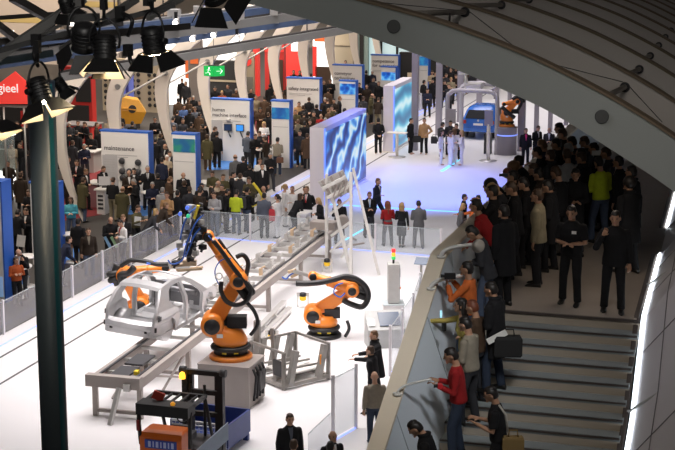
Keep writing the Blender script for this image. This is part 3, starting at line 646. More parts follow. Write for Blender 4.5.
# robot behind the car body
rb3 = G(141, 321, 0)
robot('orange robot standing behind the bare car body', rb3, (141, 304), (124, 274), (166, 267),
    [([(122, 264, -.3), (132, 258, -.3), (146, 259, -.3), (158, 262, -.3), (169, 262, -.3)], .07), ([(124, 280, -.4), (122, 272, -.4), (130, 270, -.4), (136, 264, -.4)], .10), ([(119, 284, .0), (116, 276, .0), (118, 266, .1)], .16)],
    [([(148, 260, -.4), (152, 261, -.4)], .03)], k=.95)
Q3 = plane(rb3); g3 = thing('robot_gripper', 'pale welding gripper at the end of the robot arm behind the car body', 'gripper', Q3(180, 266)); b3 = Vector(g3.location)
for nm, a, c, w, m in (('gripper_frame', (168, 265), (190, 264), .22, ALU), ('jaw', (176, 270), (203, 267), .06, BEIP), ('jaw', (186, 261), (194, 258), .10, BEIP), ('clamp', (178, 262), (182, 257), .12, DGR)):
    mb = MB(); mb.bar(Q3(*a), Q3(*c), w); [mb.v.__setitem__(i, v-b3) for i, v in enumerate(mb.v)]; part(nm, mb, m, g3)

# ---- conveyor running away along the hall
CX0, CX1 = -16.95, -15.75
cv = thing('conveyor', 'long grey roller conveyor running back from the bare car body', 'conveyor', (-16.35, 34.8, 0), radians(1.9))
def CV(name, mb, m):
    for i, v in enumerate(mb.v): mb.v[i] = v-Vector((-16.35, 34.8, 0))
    return part(name, mb, m, cv)
mb = MB(); mb.box((-16.4, 34.85, .95), (1.45, .2, .30)); CV('end_beam', mb, GRYP)
for x in (CX0, CX1):
    mb = MB(); mb.box((x, 44.4, .93), (.14, 19.2, .24)); CV('side_rail', mb, GRYP)
    mb = MB(); mb.box((x+(.10 if x == CX0 else -.10), 44.4, 1.06), (.06, 19.0, .04)); CV('guide_strip', mb, DGR)
for i in range(17):
    y = 35.6+1.14*i; mb = MB(); mb.box((-16.35, y, .94), (1.06, .10, .08)); CV('cross_bar', mb, ALU)
for i, y in enumerate((34.95, 38.4, 42.0, 45.6, 49.2, 52.8)):
    for x in (CX0, CX1): mb = MB(); mb.box((x, y, .41), (.12, .12, .82)); CV('leg', mb, GRYP)
    mb = MB(); mb.box((-16.35, y, .14), (1.1, .08, .08)); CV('leg_brace', mb, GRYP)
mb = MB(); mb.bar((-16.2, 34.7, .85), (-16.3, 34.3, 0), .10); CV('strut', mb, ALU)
for a, b in (((CX1, 36.0, .1), (CX1, 38.2, .8)), ((CX1, 36.0, .8), (CX1, 38.2, .1)), ((CX0, 36.0, .1), (CX0, 38.2, .8))): mb = MB(); mb.bar(a, b, .05); CV('cross_brace', mb, GRYP)
for y in (35.5, 36.6): mb = MB(); mb.box((-16.4, y, 1.0), (.5, .9, .05)); CV('belt', mb, DGR)
mb = MB(); mb.box((-16.0, 34.72, .86), (.16, .1, .18)); CV('junction_box', mb, ALU)
mb = MB(); mb.box((-15.95, 35.25, 1.1), (.10, .16, .10)); CV('sensor', mb, YEL)
# part carriers lying on the conveyor
for i, (y, lab) in enumerate([(43.4, 'nearest steel part carrier on the conveyor, behind the robot arm'), (46.6, 'second steel part carrier back on the conveyor'), (49.8, 'third steel part carrier back on the conveyor'), (52.4, 'farthest steel part carrier on the conveyor, under the tilted rack')]):
    c = thing('part_carrier', lab, 'carrier', (-16.35-(y-34.8)*.0332, y, 1.06), radians(1.9), 'part carriers on the conveyor')
    mb = MB()
    for x in (-.42, .42): mb.box((x, 0, .05), (.10, 2.5, .10))
    for yy in (-1.2, -.4, .4, 1.2): mb.box((0, yy, .06), (.9, .09, .10))
    part('carrier_frame', mb, ALU, c)
    for x in (-.36, .36):
        for yy in (-1.0, -.1, .9):
            mb = MB(); mb.box((x, yy, .20), (.10, .12, .22)); mb.tube((x, yy, .3), (x+.12, yy+.05, .38), .03, n=8); part('clamp', mb, ALU if yy > -.5 else BEIP, c)
# floor guide rail beside the conveyor
mb = MB(); mb.bar(G(248, 340, .15), G(284, 302, .15), .16, .12); mb.bar(G(256, 344, .15), G(290, 308, .15), .16, .12)
for t in (.1, .4, .7): mb.bar(G(248+36*t, 340-38*t, .1), G(256+34*t, 344-36*t, .1), .08, .08)
solo('floor_carriage', mb, ALU, 'low steel carriage on the floor between tall robot and conveyor', 'carriage')

# ---- bare car body
cb0 = Vector((-17.30, 37.8, 1.17)); CARR = Matrix.Rotation(radians(-4), 4, 'Z') @ Matrix.Rotation(radians(3.5), 4, 'Y')
car = thing('car_shell', 'bare silver car body shell without doors on the conveyor', 'car body', cb0); car.rotation_euler = CARR.to_euler()
SIDE = [(.02, .16), (.0, .42), (.06, .70), (.14, .84), (.34, 1.10), (.52, 1.30), (.70, 1.36), (1.3, 1.40), (1.9, 1.36), (2.3, 1.22), (2.75, .96), (3.0, .78), (3.55, .74), (3.75, .62), (3.74, .40), (3.55, .42), (3.42, .60), (3.20, .66), (2.98, .58), (2.86, .40), (2.84, .06), (1.16, .06), (1.14, .22), (1.04, .42), (.84, .52), (.62, .46), (.50, .30), (.47, .16)]
HOLES = [[(1.22, .16), (1.32, .42), (1.22, .68), (.90, .84), (.78, .98), (.92, 1.20), (1.10, 1.29), (1.62, 1.30), (1.66, .9), (1.70, .16)], [(1.84, .16), (1.80, .88), (1.76, 1.28), (1.96, 1.25), (2.30, 1.08), (2.62, .86), (2.72, .72), (2.72, .18)]]
def tumble(z): return -.26*max(0, (z-.78))/.6 if z > .78 else -.03*(.78-z)
def curve_panel(outer, holes, th):
    cu = bpy.data.curves.new('c', 'CURVE'); cu.dimensions = '2D'; cu.fill_mode = 'BOTH'; cu.extrude = th/2; cu.bevel_depth = .012; cu.bevel_resolution = 1
    for pts in [outer]+holes:
        sp = cu.splines.new('POLY'); sp.points.add(len(pts)-1); sp.use_cyclic_u = True
        for q, p in zip(sp.points, pts): q.co = (p[0], p[1], 0, 1)
    o = bpy.data.objects.new('c', cu); COL.objects.link(o); me = bpy.data.meshes.new_from_object(o.evaluated_get(bpy.context.evaluated_depsgraph_get())); bpy.data.objects.remove(o)
    return me
def dense(pts, closed=True, n=3):
    out = []
    for i, p in enumerate(pts):
        q = pts[(i+1) % len(pts)]
        for j in range(n): out.append((p[0]+(q[0]-p[0])*j/n, p[1]+(q[1]-p[1])*j/n))
    return out
for sx in (-1, 1):
    me = curve_panel(dense(SIDE), [dense(h) for h in HOLES], .07)
    for v in me.vertices:
        y, z, t = v.co; bow = -.10*max(0, (.35-y)/.35)-.05*max(0, (y-2.9)/.8)
        v.co = (sx*(.80+tumble(z)+bow)+t, y, z)
    me.materials.clear(); me.materials.append(BODYW); me.name = 'side_panel'; link('side_panel', me, car)
def CB(name, fn, m=BODYW, lab=None): mb = MB(); fn(mb); return part(name, mb, m, car, lab)
CB('rear_panel', lambda m: [m.loft([[(-.74, .0, .12), (-.74, .0, .46), (-.70, .10, .52), (-.70, .10, .12)]] + [[(x, -.07*(1-(x/.74)**2), .12), (x, -.09*(1-(x/.74)**2), .44), (x, .06, .52), (x, .10, .12)] for x in (-.5, -.25, 0, .25, .5)]+[[(.74, .0, .12), (.74, .0, .46), (.70, .10, .52), (.70, .10, .12)]], sm=False), m.box((0, -.06, .30), (1.3, .05, .03)), m.box((-.55, -.03, .22), (.10, .08, .10)), m.box((.55, -.03, .22), (.10, .08, .10))])
for x in (-.52, .52): CB('rear_panel_hole', lambda m: m.box((x, -.065, .27), (.07, .06, .06)), BLK)
CB('roof_header_rear', lambda m: m.loft([[(x, .52+.02-.06*(1-(x/.58)**2)*0, z+.03*(1-(x/.58)**2)) for z in ()] or [(x, .46, 1.27+.04*(1-(x/.6)**2)), (x, .52, 1.35+.04*(1-(x/.6)**2)), (x, .86, 1.385+.04*(1-(x/.6)**2)), (x, .86, 1.33+.04*(1-(x/.6)**2))] for x in (-.60, -.4, -.2, 0, .2, .4, .60)], sm=False))
CB('roof_header_front', lambda m: m.path([(-.60, 2.06, 1.30), (-.3, 2.02, 1.37), (0, 2.0, 1.39), (.3, 2.02, 1.37), (.60, 2.06, 1.30)], .05, 8, flat=.5))
CB('roof_bow', lambda m: m.path([(-.58, 1.35, 1.38), (0, 1.35, 1.43), (.58, 1.35, 1.38)], .045, 8, flat=.35))
CB('floor_pan', lambda m: [m.box((0, 1.75, .09), (1.50, 3.3, .05)), m.box((0, .55, .30), (1.30, .95, .05)), m.box((0, 1.9, .16), (.26, 2.0, .16)), m.box((0, 1.35, .2), (1.4, .12, .14)), m.box((0, 2.2, .17), (1.4, .12, .12))])
for sx in (-1, 1): CB('wheel_housing', lambda m: m.lathe([(.02, -.16), (.36, -.15), (.37, .13)], (sx*.60, .80, .20), (sx, 0, 0), 18))
for sx in (-1, 1): CB('shock_tower', lambda m: m.lathe([(.02, .74), (.16, .72), (.24, .4), (.28, .2)], (sx*.52, 3.1, 0), (0, 0, 1), 14))
CB('dash_beam', lambda m: [m.path([(-.70, 2.62, .74), (0, 2.58, .78), (.70, 2.62, .74)], .075, 10), m.box((0, 2.85, .60), (1.46, .05, .55)), m.box((.30, 2.55, .62), (.25, .18, .25)), m.box((-.25, 2.55, .55), (.3, .15, .3))], mat('dash_dark_steel', (.20, .20, .21), .45, .5))
for sx in (-1, 1): CB('front_rail', lambda m: m.bar((sx*.45, 2.8, .38), (sx*.48, 3.75, .40), .12))
CB('front_cross_bar', lambda m: m.bar((-.7, 3.72, .52), (.7, 3.72, .52), .10, .14))
CB('front_cross_bar', lambda m: m.bar((-.6, 3.70, .24), (.6, 3.70, .24), .10, .08))
CB('rear_cross_member', lambda m: m.bar((-.62, .95, .34), (.62, .95, .34), .10, .06))
for x in (-.38, .30): CB('support_post', lambda m: m.bar((x, .98, .30), (x, .98, 1.36), .10, .05))
for sx in (-1, 1): CB('lamp_recess', lambda m: m.box((sx*.805, .17, .62), (.03, .14, .12)), DGR)
for sx in (-1, 1): CB('bumper_mount', lambda m: m.box((sx*.76, .03, .34), (.05, .05, .12)), BLK)
for sx, y in ((-1, .7), (1, .7), (-1, 2.9), (1, 2.9)): CB('mounting_foot', lambda m: m.box((sx*.42, y, -.02), (.14, .2, .18)), ALU)

# ---- steel cage rack
e1 = Vector((.56, .83, 0)); e2 = Vector((-.83, .56, 0)); co = G(284, 390)
cg = thing('cage_rack', 'open steel rack frame with slanted ends on the floor right of the tall robot', 'rack', co)
def cp(a, b, z): return e1*a+e2*b+UP*z
def CG(name, segs, w=.062, m=mat('rack_steel_grey', (.27, .255, .235), .45, .35)):
    mb = MB()
    for a, b in segs: mb.bar(cp(*a), cp(*b), w)
    part(name, mb, m, cg)
A1, B1 = 1.5, 1.45
CG('base_frame', [((0, 0, .1), (A1, 0, .1)), ((0, B1, .1), (A1, B1, .1)), ((0, 0, .1), (0, B1, .1)), ((A1, 0, .1), (A1, B1, .1)), ((0, B1*.5, .1), (A1, B1*.5, .1))], .10)
for a in (0, A1):
    for b in (0, B1): CG('corner_post', [((a, b, .0), (a, b, 1.02))], .10)
CG('top_rail', [((0, 0, 1.0), (0, B1, 1.0))]); CG('top_rail', [((A1, 0, 1.0), (A1, B1, 1.0))]); CG('top_rail', [((0, B1, 1.0), (A1, B1, 1.0))])
for a, b in ((.28, 0), (A1-.25, 0), (.28, B1), (A1-.25, B1), (A1/2, B1)): CG('slanted_support', [((a-.1, b, .1), (a+.12, b, 1.0))], .15, mat('rack_profile_grey', (.30, .29, .27), .5, .3))
CG('slanted_support', [((0, B1*.25, .1), (.05, B1*.4, 1.55))], .09); CG('slanted_support', [((.2, B1, .1), (.1, B1*.9, 1.6))], .15)
mb = MB(); mb.strip([cp(.3, .2, .28), cp(1.2, .2, .28), cp(1.4, .25, .32)], [cp(.3, 1.2, .28), cp(1.2, 1.15, .28), cp(1.4, 1.0, .32)], (0, 0, .03)); part('panel', mb, mat('sheet_white', (.7, .69, .66), .4), cg, 'pale sheet metal panel')
CG('inner_bar', [((.2, .25, .45), (1.4, .25, .42)), ((.2, .7, .45), (1.4, .7, .42)), ((.2, 1.1, .45), (1.4, 1.1, .42))], .05)
mb = MB(); mb.bar(cp(-.02, .02, .55), cp(-.02, .42, .55), .05, .42); part('sign_plate', mb, BLK, cg)
mb = MB(); mb.bar(cp(A1-.3, -.05, .5), cp(A1-.3, -.05, .75), .03, .10); part('warning_sticker', mb, mat('sticker_orange', (.8, .3, .03), .5), cg)

# ---- safety scanners
for px, py, lab in ((248, 402, 'yellow safety scanner on two posts at the foot of the grey pedestal'), (272, 346, 'yellow safety scanner left of the steel cage rack'), (303, 307, 'yellow safety scanner between folded robot and conveyor'), (327, 272, 'small yellow safety scanner under the tilted rack')):
    p = G(px, py); s = thing('safety_scanner', lab, 'scanner', p, YAW)
    mb = MB(); [mb.box((x, 0, .21), (.05, .05, .42)) for x in (-.16, .16)]; mb.box((0, .03, .40), (.4, .03, .12)); part('stand', mb, ALU, s)
    mb = MB(); mb.lathe([(.08, .24), (.11, .27), (.11, .36), (.09, .38)], (0, -.10, 0), n=14); part('scanner_head', mb, mat('scanner_yellow', (.85, .55, .02), .4), s)
    mb = MB(); mb.lathe([(.10, .38), (.11, .40), (.10, .48), (.06, .50)], (0, -.10, 0), n=14); part('scanner_cap', mb, BLK, s)

# ---- tilted rack on two white A-frames
ao = Vector((-15.4, 51.6, 0)); ar = thing('tilted_rack', 'tall white A-frame stand holding a tilted silver part rack above the conveyor', 'stand', ao)
WPOLE = mat('pole_white', (.70, .69, .66), .4)
def AR(name, mb, m):
    for i, v in enumerate(mb.v): mb.v[i] = v-ao
    return part(name, mb, m, ar)
QF = plane(G(326, 270)); QG = plane(G(379, 275))
for a, b in ((QF(326.5, 174), G(326.5, 269)), (QF(329, 182), G(351, 274)), (QG(351, 172), G(351, 277)), (QG(353, 168), G(379, 275))): mb = MB(); mb.bar(a, b, .095); AR('pole', mb, WPOLE)
for a, b in (((330, 214), (353, 196)), ((329, 196), (351, 181)), ((331, 236), (350, 222)), ((341, 258), (352, 240)), ((330, 252), (346, 236))): mb = MB(); mb.bar(QF(*a), QF(*b), .075); AR('cross_bar', mb, WPOLE)
mb = MB()
mb.loft([[QF(318, 182), QF(343, 170), QF(352, 190), QF(331, 202)], [QF(318, 182, .12), QF(343, 170, .12), QF(352, 190, .12), QF(331, 202, .12)]], sm=False); AR('rack_panel', mb, ALU)
for f in (.15, .5, .85):
    a = (318+25*f, 182-12*f); b = (331+21*f, 202-12*f); mb = MB(); mb.bar(QF(*a, -.08), QF(*b, -.08), .09); AR('rack_rib', mb, GRYP)
for a, b in (((322, 188), (346, 176)), ((327, 197), (350, 185))): mb = MB(); mb.bar(QF(*a, -.14), QF(*b, -.14), .11); AR('rack_rail', mb, WPOLE)
for i in range(4):
    mb = MB(); x = 333+5*i; mb.bar(QF(x, 197-2.4*i, -.2), QF(x+4, 184-2*i, -.2), .05); AR('truss_web', mb, GRYP)
mb = MB(); mb.box(QF(324, 229, .7), (.9, .5, .26)); mb.tube(QF(343, 224, .6), QF(343, 224, .2), .22); AR('drive_unit', mb, GRYP)
for a, b in ((QG(351, 238), G(356, 240)), (G(335, 248, .3), G(364, 243, .3))): mb = MB(); mb.bar(a, b, .06); AR('base_bar', mb, GRYP)

# ---- control cabinet with signal tower
cp0 = G(393, 322); cc = thing('control_cabinet', 'pale control cabinet with a red, amber and green signal tower', 'cabinet', (cp0.x, cp0.y, .62), .35)
mb = MB(); mb.box((0, 0, .62), (.34, .42, 1.2)); part('cabinet_body', mb, mat('cabinet_pale_grey', (.55, .55, .53), .45), cc)
mb = MB(); mb.box((.175, 0, .66), (.02, .38, 1.08)); part('door', mb, mat('cabinet_grey', (.30, .31, .33), .4), cc)
mb = MB(); mb.box((.19, .0, .95), (.02, .26, .26)); part('screen', mb, mat('screen_grey_blue', (.16, .2, .26), .2), cc)
mb = MB(); mb.tube((.2, 0, .45), (.23, 0, .45), .035); part('knob', mb, mat('knob_orange', (.9, .3, .03), .4), cc)
mb = MB(); mb.tube((0, 0, 1.2), (0, 0, 1.34), .035); part('tower_base', mb, BLK, cc)
for i, (n, c) in enumerate((('green', (.05, .5, .12)), ('amber', (.95, .45, .03)), ('red', (.85, .03, .03)))): mb = MB(); mb.tube((0, 0, 1.34+.11*i), (0, 0, 1.44+.11*i), .06, n=14); part('signal_lamp', mb, mat('signal_'+n, c, .3, emit=.9), cc, n+' signal lamp')
mb = MB(); mb.box((0, 0, .05), (.3, .34, .10)); part('foot', mb, BLK, cc)
pl = thing('plinth', 'square white plinth under the control cabinet', 'plinth', cp0, .35)
mb = MB(); mb.box((0, 0, .30), (.62, .62, .6)); part('plinth_body', mb, mat('plinth_white', (.75, .75, .74), .4), pl); mb = MB(); mb.box((0, 0, .61), (.66, .66, .02)); part('glass_top', mb, GEDGE, pl)
k0 = G(385, 345); ks = thing('console', 'grey console with a slanted screen below the parapet', 'console', k0, .45)
mb = MB(); mb.prism([(-.35, 0), (.35, 0), (.35, .55), (-.35, .95)], (-.55, 0, 0), (0, -1, 0), (0, 0, 1), -1.1); part('console_body', mb, mat('console_grey', (.42, .43, .42), .4), ks)
sl = Matrix.Rotation(radians(-29.7), 3, 'X') if False else Matrix.Rotation(radians(29.7), 3, 'X')
mb = MB(); mb.box((.12, 0, .775), (.62, .55, .03), M=sl); part('screen', mb, mat('screen_dark_blue', (.06, .09, .14), .15), ks)
mb = MB(); mb.box((-.42, -.10, .72), (.16, .3, .03), M=sl); part('keypad', mb, ALU, ks)
p = G(421, 290, 0); ts = thing('info_stand', 'small stand with a blue-grey tablet left of the parapet', 'stand', p)
mb = MB(); mb.tube((0, 0, 0), (0, 0, .95), .04); mb.lathe([(.2, 0), (.2, .02)], (0, 0, 0)); part('stem', mb, ALU, ts); mb = MB(); mb.box((0, 0, .98), (.42, .34, .03), M=Matrix.Rotation(.5, 3, 'X')); part('tablet', mb, mat('tablet_blue_grey', (.16, .20, .27), .25), ts)

# ---- forklift with blue mesh container
fo = Vector((-13.22, 30.55, 0)); fk = thing('forklift', 'orange and black forklift truck seen from behind at the bottom edge', 'forklift', fo)
FORK = mat('forklift_orange', (.72, .15, .015), .4, var=.04, scale=3)
def FK(name, fn, m, lab=None, parent=None): mb = MB(); fn(mb); return part(name, mb, m, parent or fk, lab)
FK('counterweight', lambda m: m.loft([[(x*w, y, z) for x, y in ((-.55, a), (.38, a), (.38, .55), (-.55, .55))] for z, w, a in ((.25, 1.06, .12), (.6, 1.06, .0), (1.24, 1.06, .0), (1.33, 1.02, .06), (1.36, .9, .2))], sm=False), FORK)
sgn = FK('rear_sign', lambda m: m.box((-.08, -.012, 1.10), (.74, .03, .19)), mat('sign_blue', (.03, .07, .42), .4))
FK('sign_lettering', lambda m: [m.box((-.34+.09*i, -.03, 1.10), (.03 if i % 2 else .06, .006, .13)) for i in range(7)], mat('sign_pale', (.55, .62, .85), .5), None, sgn)
FK('chassis', lambda m: [m.box((0, 1.5, .45), (1.05, 1.0, .5))], DGR)
for x, y, r in ((-.5, .45, .27), (.5, .45, .27), (-.5, 1.75, .32), (.5, 1.75, .32)): FK('wheel', lambda m: m.lathe([(r*.5, -.12), (r, -.10), (r, .10), (r*.5, .12)], (x, y, r), (1, 0, 0), 20), BLK)
FK('overhead_guard', lambda m: [m.box((0, .10, 1.90), (1.22, .42, .25)), m.box((-.57, .62, 1.95), (.08, .8, .07)), m.box((.57, .62, 1.95), (.08, .8, .07)), m.box((0, 1.0, 1.95), (1.22, .08, .07))]+[m.box((-.40+.2*i, .62, 1.95), (.04, .75, .05)) for i in range(5)], BLK)
for sx in (-1, 1):
    FK('guard_post', lambda m: m.path(smooth([Vector((sx*.58, .12, 1.86)), Vector((sx*.60, .02, 1.65)), Vector((sx*.58, .06, 1.05))], 5), .045, 8), BLK)
    FK('guard_post', lambda m: m.path([(sx*.56, 1.0, 1.92), (sx*.56, 1.5, .7)], .04, 8), BLK)
FK('seat', lambda m: [m.box((0, 1.12, .95), (.45, .4, .14)), m.box((0, .95, 1.1), (.42, .10, .3))], DGR)
FK('steering_column', lambda m: [m.tube((-.05, 1.45, .8), (-.05, 1.25, 1.35), .04), m.path([(-.05+.16*cos(a), 1.24+.10*sin(a), 1.36+.12*sin(a)) for a in [2*pi*i/14 for i in range(15)]], .018, 6)], BLK)
ms = FK('mast', lambda m: [m.box((x, 1.95, 1.14), (.13, .16, 2.18)) for x in (-.28, .58)]+[m.box((x, 2.02, 1.10), (.08, .12, 2.05)) for x in (-.16, .46)]+[m.box((.15, 1.95, z), (1.0, .10, .11)) for z in (2.18, 1.72, 1.2, .5)]+[m.tube((x, 1.9, .3), (x, 1.9, 1.9), .035) for x in (-.15, .2)], BLK)
for x in (-.34, .64): FK('mast_cap', lambda m: m.lathe([(.09, -.07), (.10, 0), (.09, .07)], (x, 1.95, 2.2), (1, 0, 0), 14), DGR, None, ms)
FK('warning_beacon', lambda m: [m.lathe([(.07, 0), (.075, .06), (.06, .13), (.02, .16)], (-.30, 1.8, 2.04), n=14)], mat('beacon_amber', (.95, .42, .02), .3, emit=2.5, ecol=(1, .45, .03)), 'lit amber warning beacon')
FK('warning_beacon', lambda m: [m.lathe([(.05, 0), (.055, .04), (.02, .07)], (.22, .0, 2.03), n=12)], mat('beacon_amber_off', (.85, .35, .03), .3, emit=.5), 'small amber beacon on the roof bar')
FK('roof_sign', lambda m: m.box((-.22, .25, 2.12), (.26, .06, .18), M=Matrix.Rotation(.35, 3, 'Z') @ Matrix.Rotation(.4, 3, 'Y')), mat('sign_red', (.45, .05, .03), .5))
FK('tail_lamp', lambda m: m.box((-.60, -.02, 1.5), (.06, .05, .24)), mat('tail_red', (.25, .02, .02), .3))
FK('side_panel', lambda m: m.prism([(0, 0), (.85, .45), (.85, .85), (0, .40)], (.62, .3, .55), (.55, .83, 0), (0, 0, 1), .03), mat('panel_blue_grey', (.35, .42, .52), .4))
for x in (-.3, .35): FK('fork', lambda m: [m.box((x, 2.6, .12), (.12, 1.2, .05)), m.box((x, 2.05, .35), (.12, .06, .5))], DGR)
bo = Vector((-13.40, 33.75, 0)); bx = thing('mesh_container', 'dark blue mesh container in front of the forklift mast', 'container', bo, -.06)
BLUC2 = mat('container_blue', (.02, .045, .20), .45)
for nm, c, s in (('end_wall', (-.72, 0, .48), (.05, 1.3, .55)), ('end_wall', (.72, 0, .48), (.05, 1.3, .55)), ('back_wall', (0, .64, .48), (1.45, .05, .55)), ('floor_plate', (0, 0, .16), (1.42, 1.28, .05))):
    mb = MB(); mb.box(c, s); part(nm, mb, BLUC2, bx)
mb = MB(); [mb.bar((-.7, -.65, z), (.7, -.65, z), .05) for z in (.2, .75)]; [mb.box((-.7+.1*i, -.65, .48), (.012, .012, .5)) for i in range(15)]; [mb.box((0, -.65, .26+.1*i), (1.4, .012, .012)) for i in range(5)]; part('mesh_front', mb, mat('mesh_pale', (.5, .52, .56), .4, .4), bx)
for x in (-.66, .66):
    for y in (-.58, .58): mb = MB(); mb.box((x, y, .07), (.12, .12, .14)); part('foot', mb, BLUC2, bx)

# ---- back of the stage: grey pipe gate, blue car, robot on a round base
gp = G(447, 152); gt = thing('pipe_gate', 'rounded grey pipe gate standing over the blue car', 'gate', gp)
GATE = mat('gate_grey', (.42, .40, .44), .4)
for dy in (0, 3.2):
    mb = MB(); mb.path(smooth([Vector((0, dy, 0)), Vector((0, dy, 2.6)), Vector((.12, dy, 2.95)), Vector((.45, dy, 3.1)), Vector((2.0, dy, 3.1)), Vector((2.35, dy, 2.95)), Vector((2.5, dy, 2.6)), Vector((2.5, dy, 0))], 4), .11, 10); part('arch', mb, GATE, gt)
for x in (.45, 2.05): mb = MB(); mb.tube((x, 0, 3.1), (x, 3.2, 3.1), .07); part('top_bar', mb, GATE, gt)
for x in (.22,): mb = MB(); mb.box((x, -.25, 1.85), (.5, .12, .72)); part('board', mb, mat('board_lilac_grey', (.30, .28, .31), .5), gt)
mb = MB(); mb.box((1.0, 1.6, 3.2), (.8, 1.0, .22)); mb.tube((.6, 1.6, 3.2), (.5, 1.6, 3.9), .09); mb.box((.45, 1.6, 3.9), (.5, .3, .35)); part('camera_head', mb, ALU, gt)
mb = MB(); [mb.box((1.9+.1*i, .1, .5), (.05, .3, 1.0)) for i in range(4)]; part('cable_stack', mb, HOSE, gt)
cpos = (G(462, 139)+G(493, 141))/2; vw = thing('car', 'blue hatchback parked under the grey pipe gate', 'car', (cpos.x, cpos.y+.1, .25))
BLUCAR = mat('car_paint_blue', (.02, .13, .50), .25, coat=.6, var=.02)
def ringx(z_w): return z_w
secs = [(0, [(.78, .18), (.82, .45), (.80, .72), (.70, .80), (.70, .82)]), (.10, [(.84, .14), (.87, .45), (.86, .78), (.80, .90), (.72, .95)]), (.45, [(.86, .12), (.88, .45), (.87, .80), (.72, 1.22), (.55, 1.30)]), (.9, [(.86, .12), (.88, .45), (.87, .82), (.68, 1.36), (.5, 1.44)]), (2.0, [(.86, .12), (.88, .45), (.87, .82), (.66, 1.36), (.5, 1.44)]), (2.9, [(.86, .12), (.88, .45), (.86, .80), (.74, .92), (.5, .95)]), (3.7, [(.82, .15), (.84, .40), (.80, .62), (.70, .70), (.4, .72)]), (4.0, [(.70, .2), (.72, .38), (.70, .52), (.6, .58), (.3, .6)])]
mb = MB(); mb.loft([[(x, y, z) for x, z in pr_]+[(-x, y, z) for x, z in pr_[::-1]] for y, pr_ in secs]); part('body', mb, BLUCAR, vw)
mb = MB(); mb.loft([[(x*.93, y-.03, z) for x, z in r_] for y, r_ in ((.11, [(-.70, .90), (.70, .90)]), (.13, [(-.72, .93), (.72, .93)]))] and [[(-.70, -.02, .86), (.70, -.02, .86), (.58, .32, 1.27), (-.58, .32, 1.27)], [(-.70, .10, .84), (.70, .10, .84), (.58, .44, 1.25), (-.58, .44, 1.25)]], sm=False); part('rear_window', mb, mat('rear_glass_dark', (.008, .009, .012), .5, spec=.1), vw)
for sx in (-1, 1):
    mb = MB(); mb.box((sx*.74, .0, .68), (.20, .10, .18)); part('tail_lamp', mb, mat('tail_red2', (.35, .02, .02), .25), vw)
    for y in (.75, 3.2): mb = MB(); mb.lathe([(.14, -.1), (.30, -.09), (.30, .09), (.14, .1)], (sx*.78, y, .06), (1, 0, 0), 18); part('wheel', mb, BLK, vw)
    mb = MB(); mb.bar((sx*.79, .6, .98), (sx*.72, .95, 1.28), .02, .02); mb.prism([(0, 0), (1.7, 0), (1.3, .36), (.3, .36)], (sx*.855, .75, .88), (0, 1, 0), (-sx*.36, 0, .93), .02*sx); part('side_window', mb, mat('window_dark', (.01, .012, .016), .08), vw)
mb = MB(); mb.box((0, -.07, .30), (1.5, .12, .16)); part('bumper', mb, BLUCAR, vw); mb = MB(); mb.box((0, -.02, .56), (.5, .05, .11)); part('number_plate', mb, mat('plate_white', (.75, .75, .72), .5), vw)
mb = MB(); mb.lathe([(.02, -.02), (.055, -.01), (.055, .02)], (0, .0, .76), (0, 1, 0), 14); part('round_badge', mb, ALU, vw)
for x, y in ((-.5, .8), (.5, .8), (-.5, 3.2), (.5, 3.2)): mb = MB(); mb.box((x, y, -.12), (.3, .4, .22)); part('lift_block', mb, DGR, vw)
dp = G(506, 154); dr = thing('round_pedestal', 'round grey pedestal with a blue light line under the distant orange robot', 'pedestal', dp)
mb = MB(); mb.lathe([(.52, 0), (.52, 1.3), (.54, 1.32), (.54, 1.38), (.1, 1.39)], n=28); part('drum', mb, POST, dr); mb = MB(); mb.lathe([(.535, .96), (.54, .97), (.54, 1.0), (.535, 1.01)], n=28); part('light_line', mb, LEDB, dr)
dq = dp+UP*1.39
robot('small distant orange robot on the round grey pedestal', dq, (506, 112), (517, 101), (504, 104), [([(512, 99, -.2), (517, 96, -.2), (521, 102, -.2), (517, 110, -.2)], .08), ([(501, 106, -.3), (509, 113, -.3), (514, 117, -.3)], .10)], [], k=.72)
for px, py, h, lab in ((397, 157, 1.2, 'white standing table left of the two talking men'), (488, 161, 2.4, 'white info post on a round foot in front of the blue car')):
    p = G(px, py); s = thing('standing_table' if h < 2 else 'info_post', lab, 'table' if h < 2 else 'post', p)
    mb = MB(); mb.lathe([(.42, 0), (.42, .03), (.1, .04)], n=20); part('foot', mb, ALU, s); mb = MB(); mb.tube((0, 0, .03), (0, 0, h if h < 2 else 1.8), .07 if h < 2 else .09, n=14); part('stem', mb, PAR, s)
    if h < 2: mb = MB(); mb.box((0, 0, h), (.95, .5, .05)); part('top', mb, PAR, s)
    else: mb = MB(); mb.box((0, -.02, 2.1), (.40, .12, .75)); part('board', mb, mat('board_lilac_grey', (.30, .28, .31), .5), s)
p = G(352, 222, 0)
# ------------------------------------------------------------------ exhibition panels along the aisle
PANW = mat('panel_white', (.80, .78, .76), .5, var=.02, scale=1); PANB = mat('panel_blue_edge', (.03, .13, .55), .45, var=.04); PANG = mat('panel_grey', (.50, .49, .50), .5, var=.03); INK = mat('lettering_dark', (.10, .09, .10), .6); INKL = mat('lettering_grey', (.45, .44, .44), .6)
SCRA = screen_mat('picture_cyan', [(0, (.0, .02, .12)), (.45, (.01, .16, .55)), (.65, (.05, .5, .8)), (1, (.5, .9, 1))], 1.6, .6, 'noise')
SCRB = screen_mat('picture_green', [(0, (.0, .03, .10)), (.45, (.02, .22, .5)), (.6, (.05, .5, .25)), (.75, (.1, .6, .8)), (1, (.8, .9, .5))], 1.3, .42, 'noise')
SCRC = screen_mat('picture_blue', [(0, (.0, .02, .2)), (.4, (.0, .12, .6)), (.6, (.1, .45, .9)), (1, (.6, .85, 1))], 3.0, .9, 'voro')
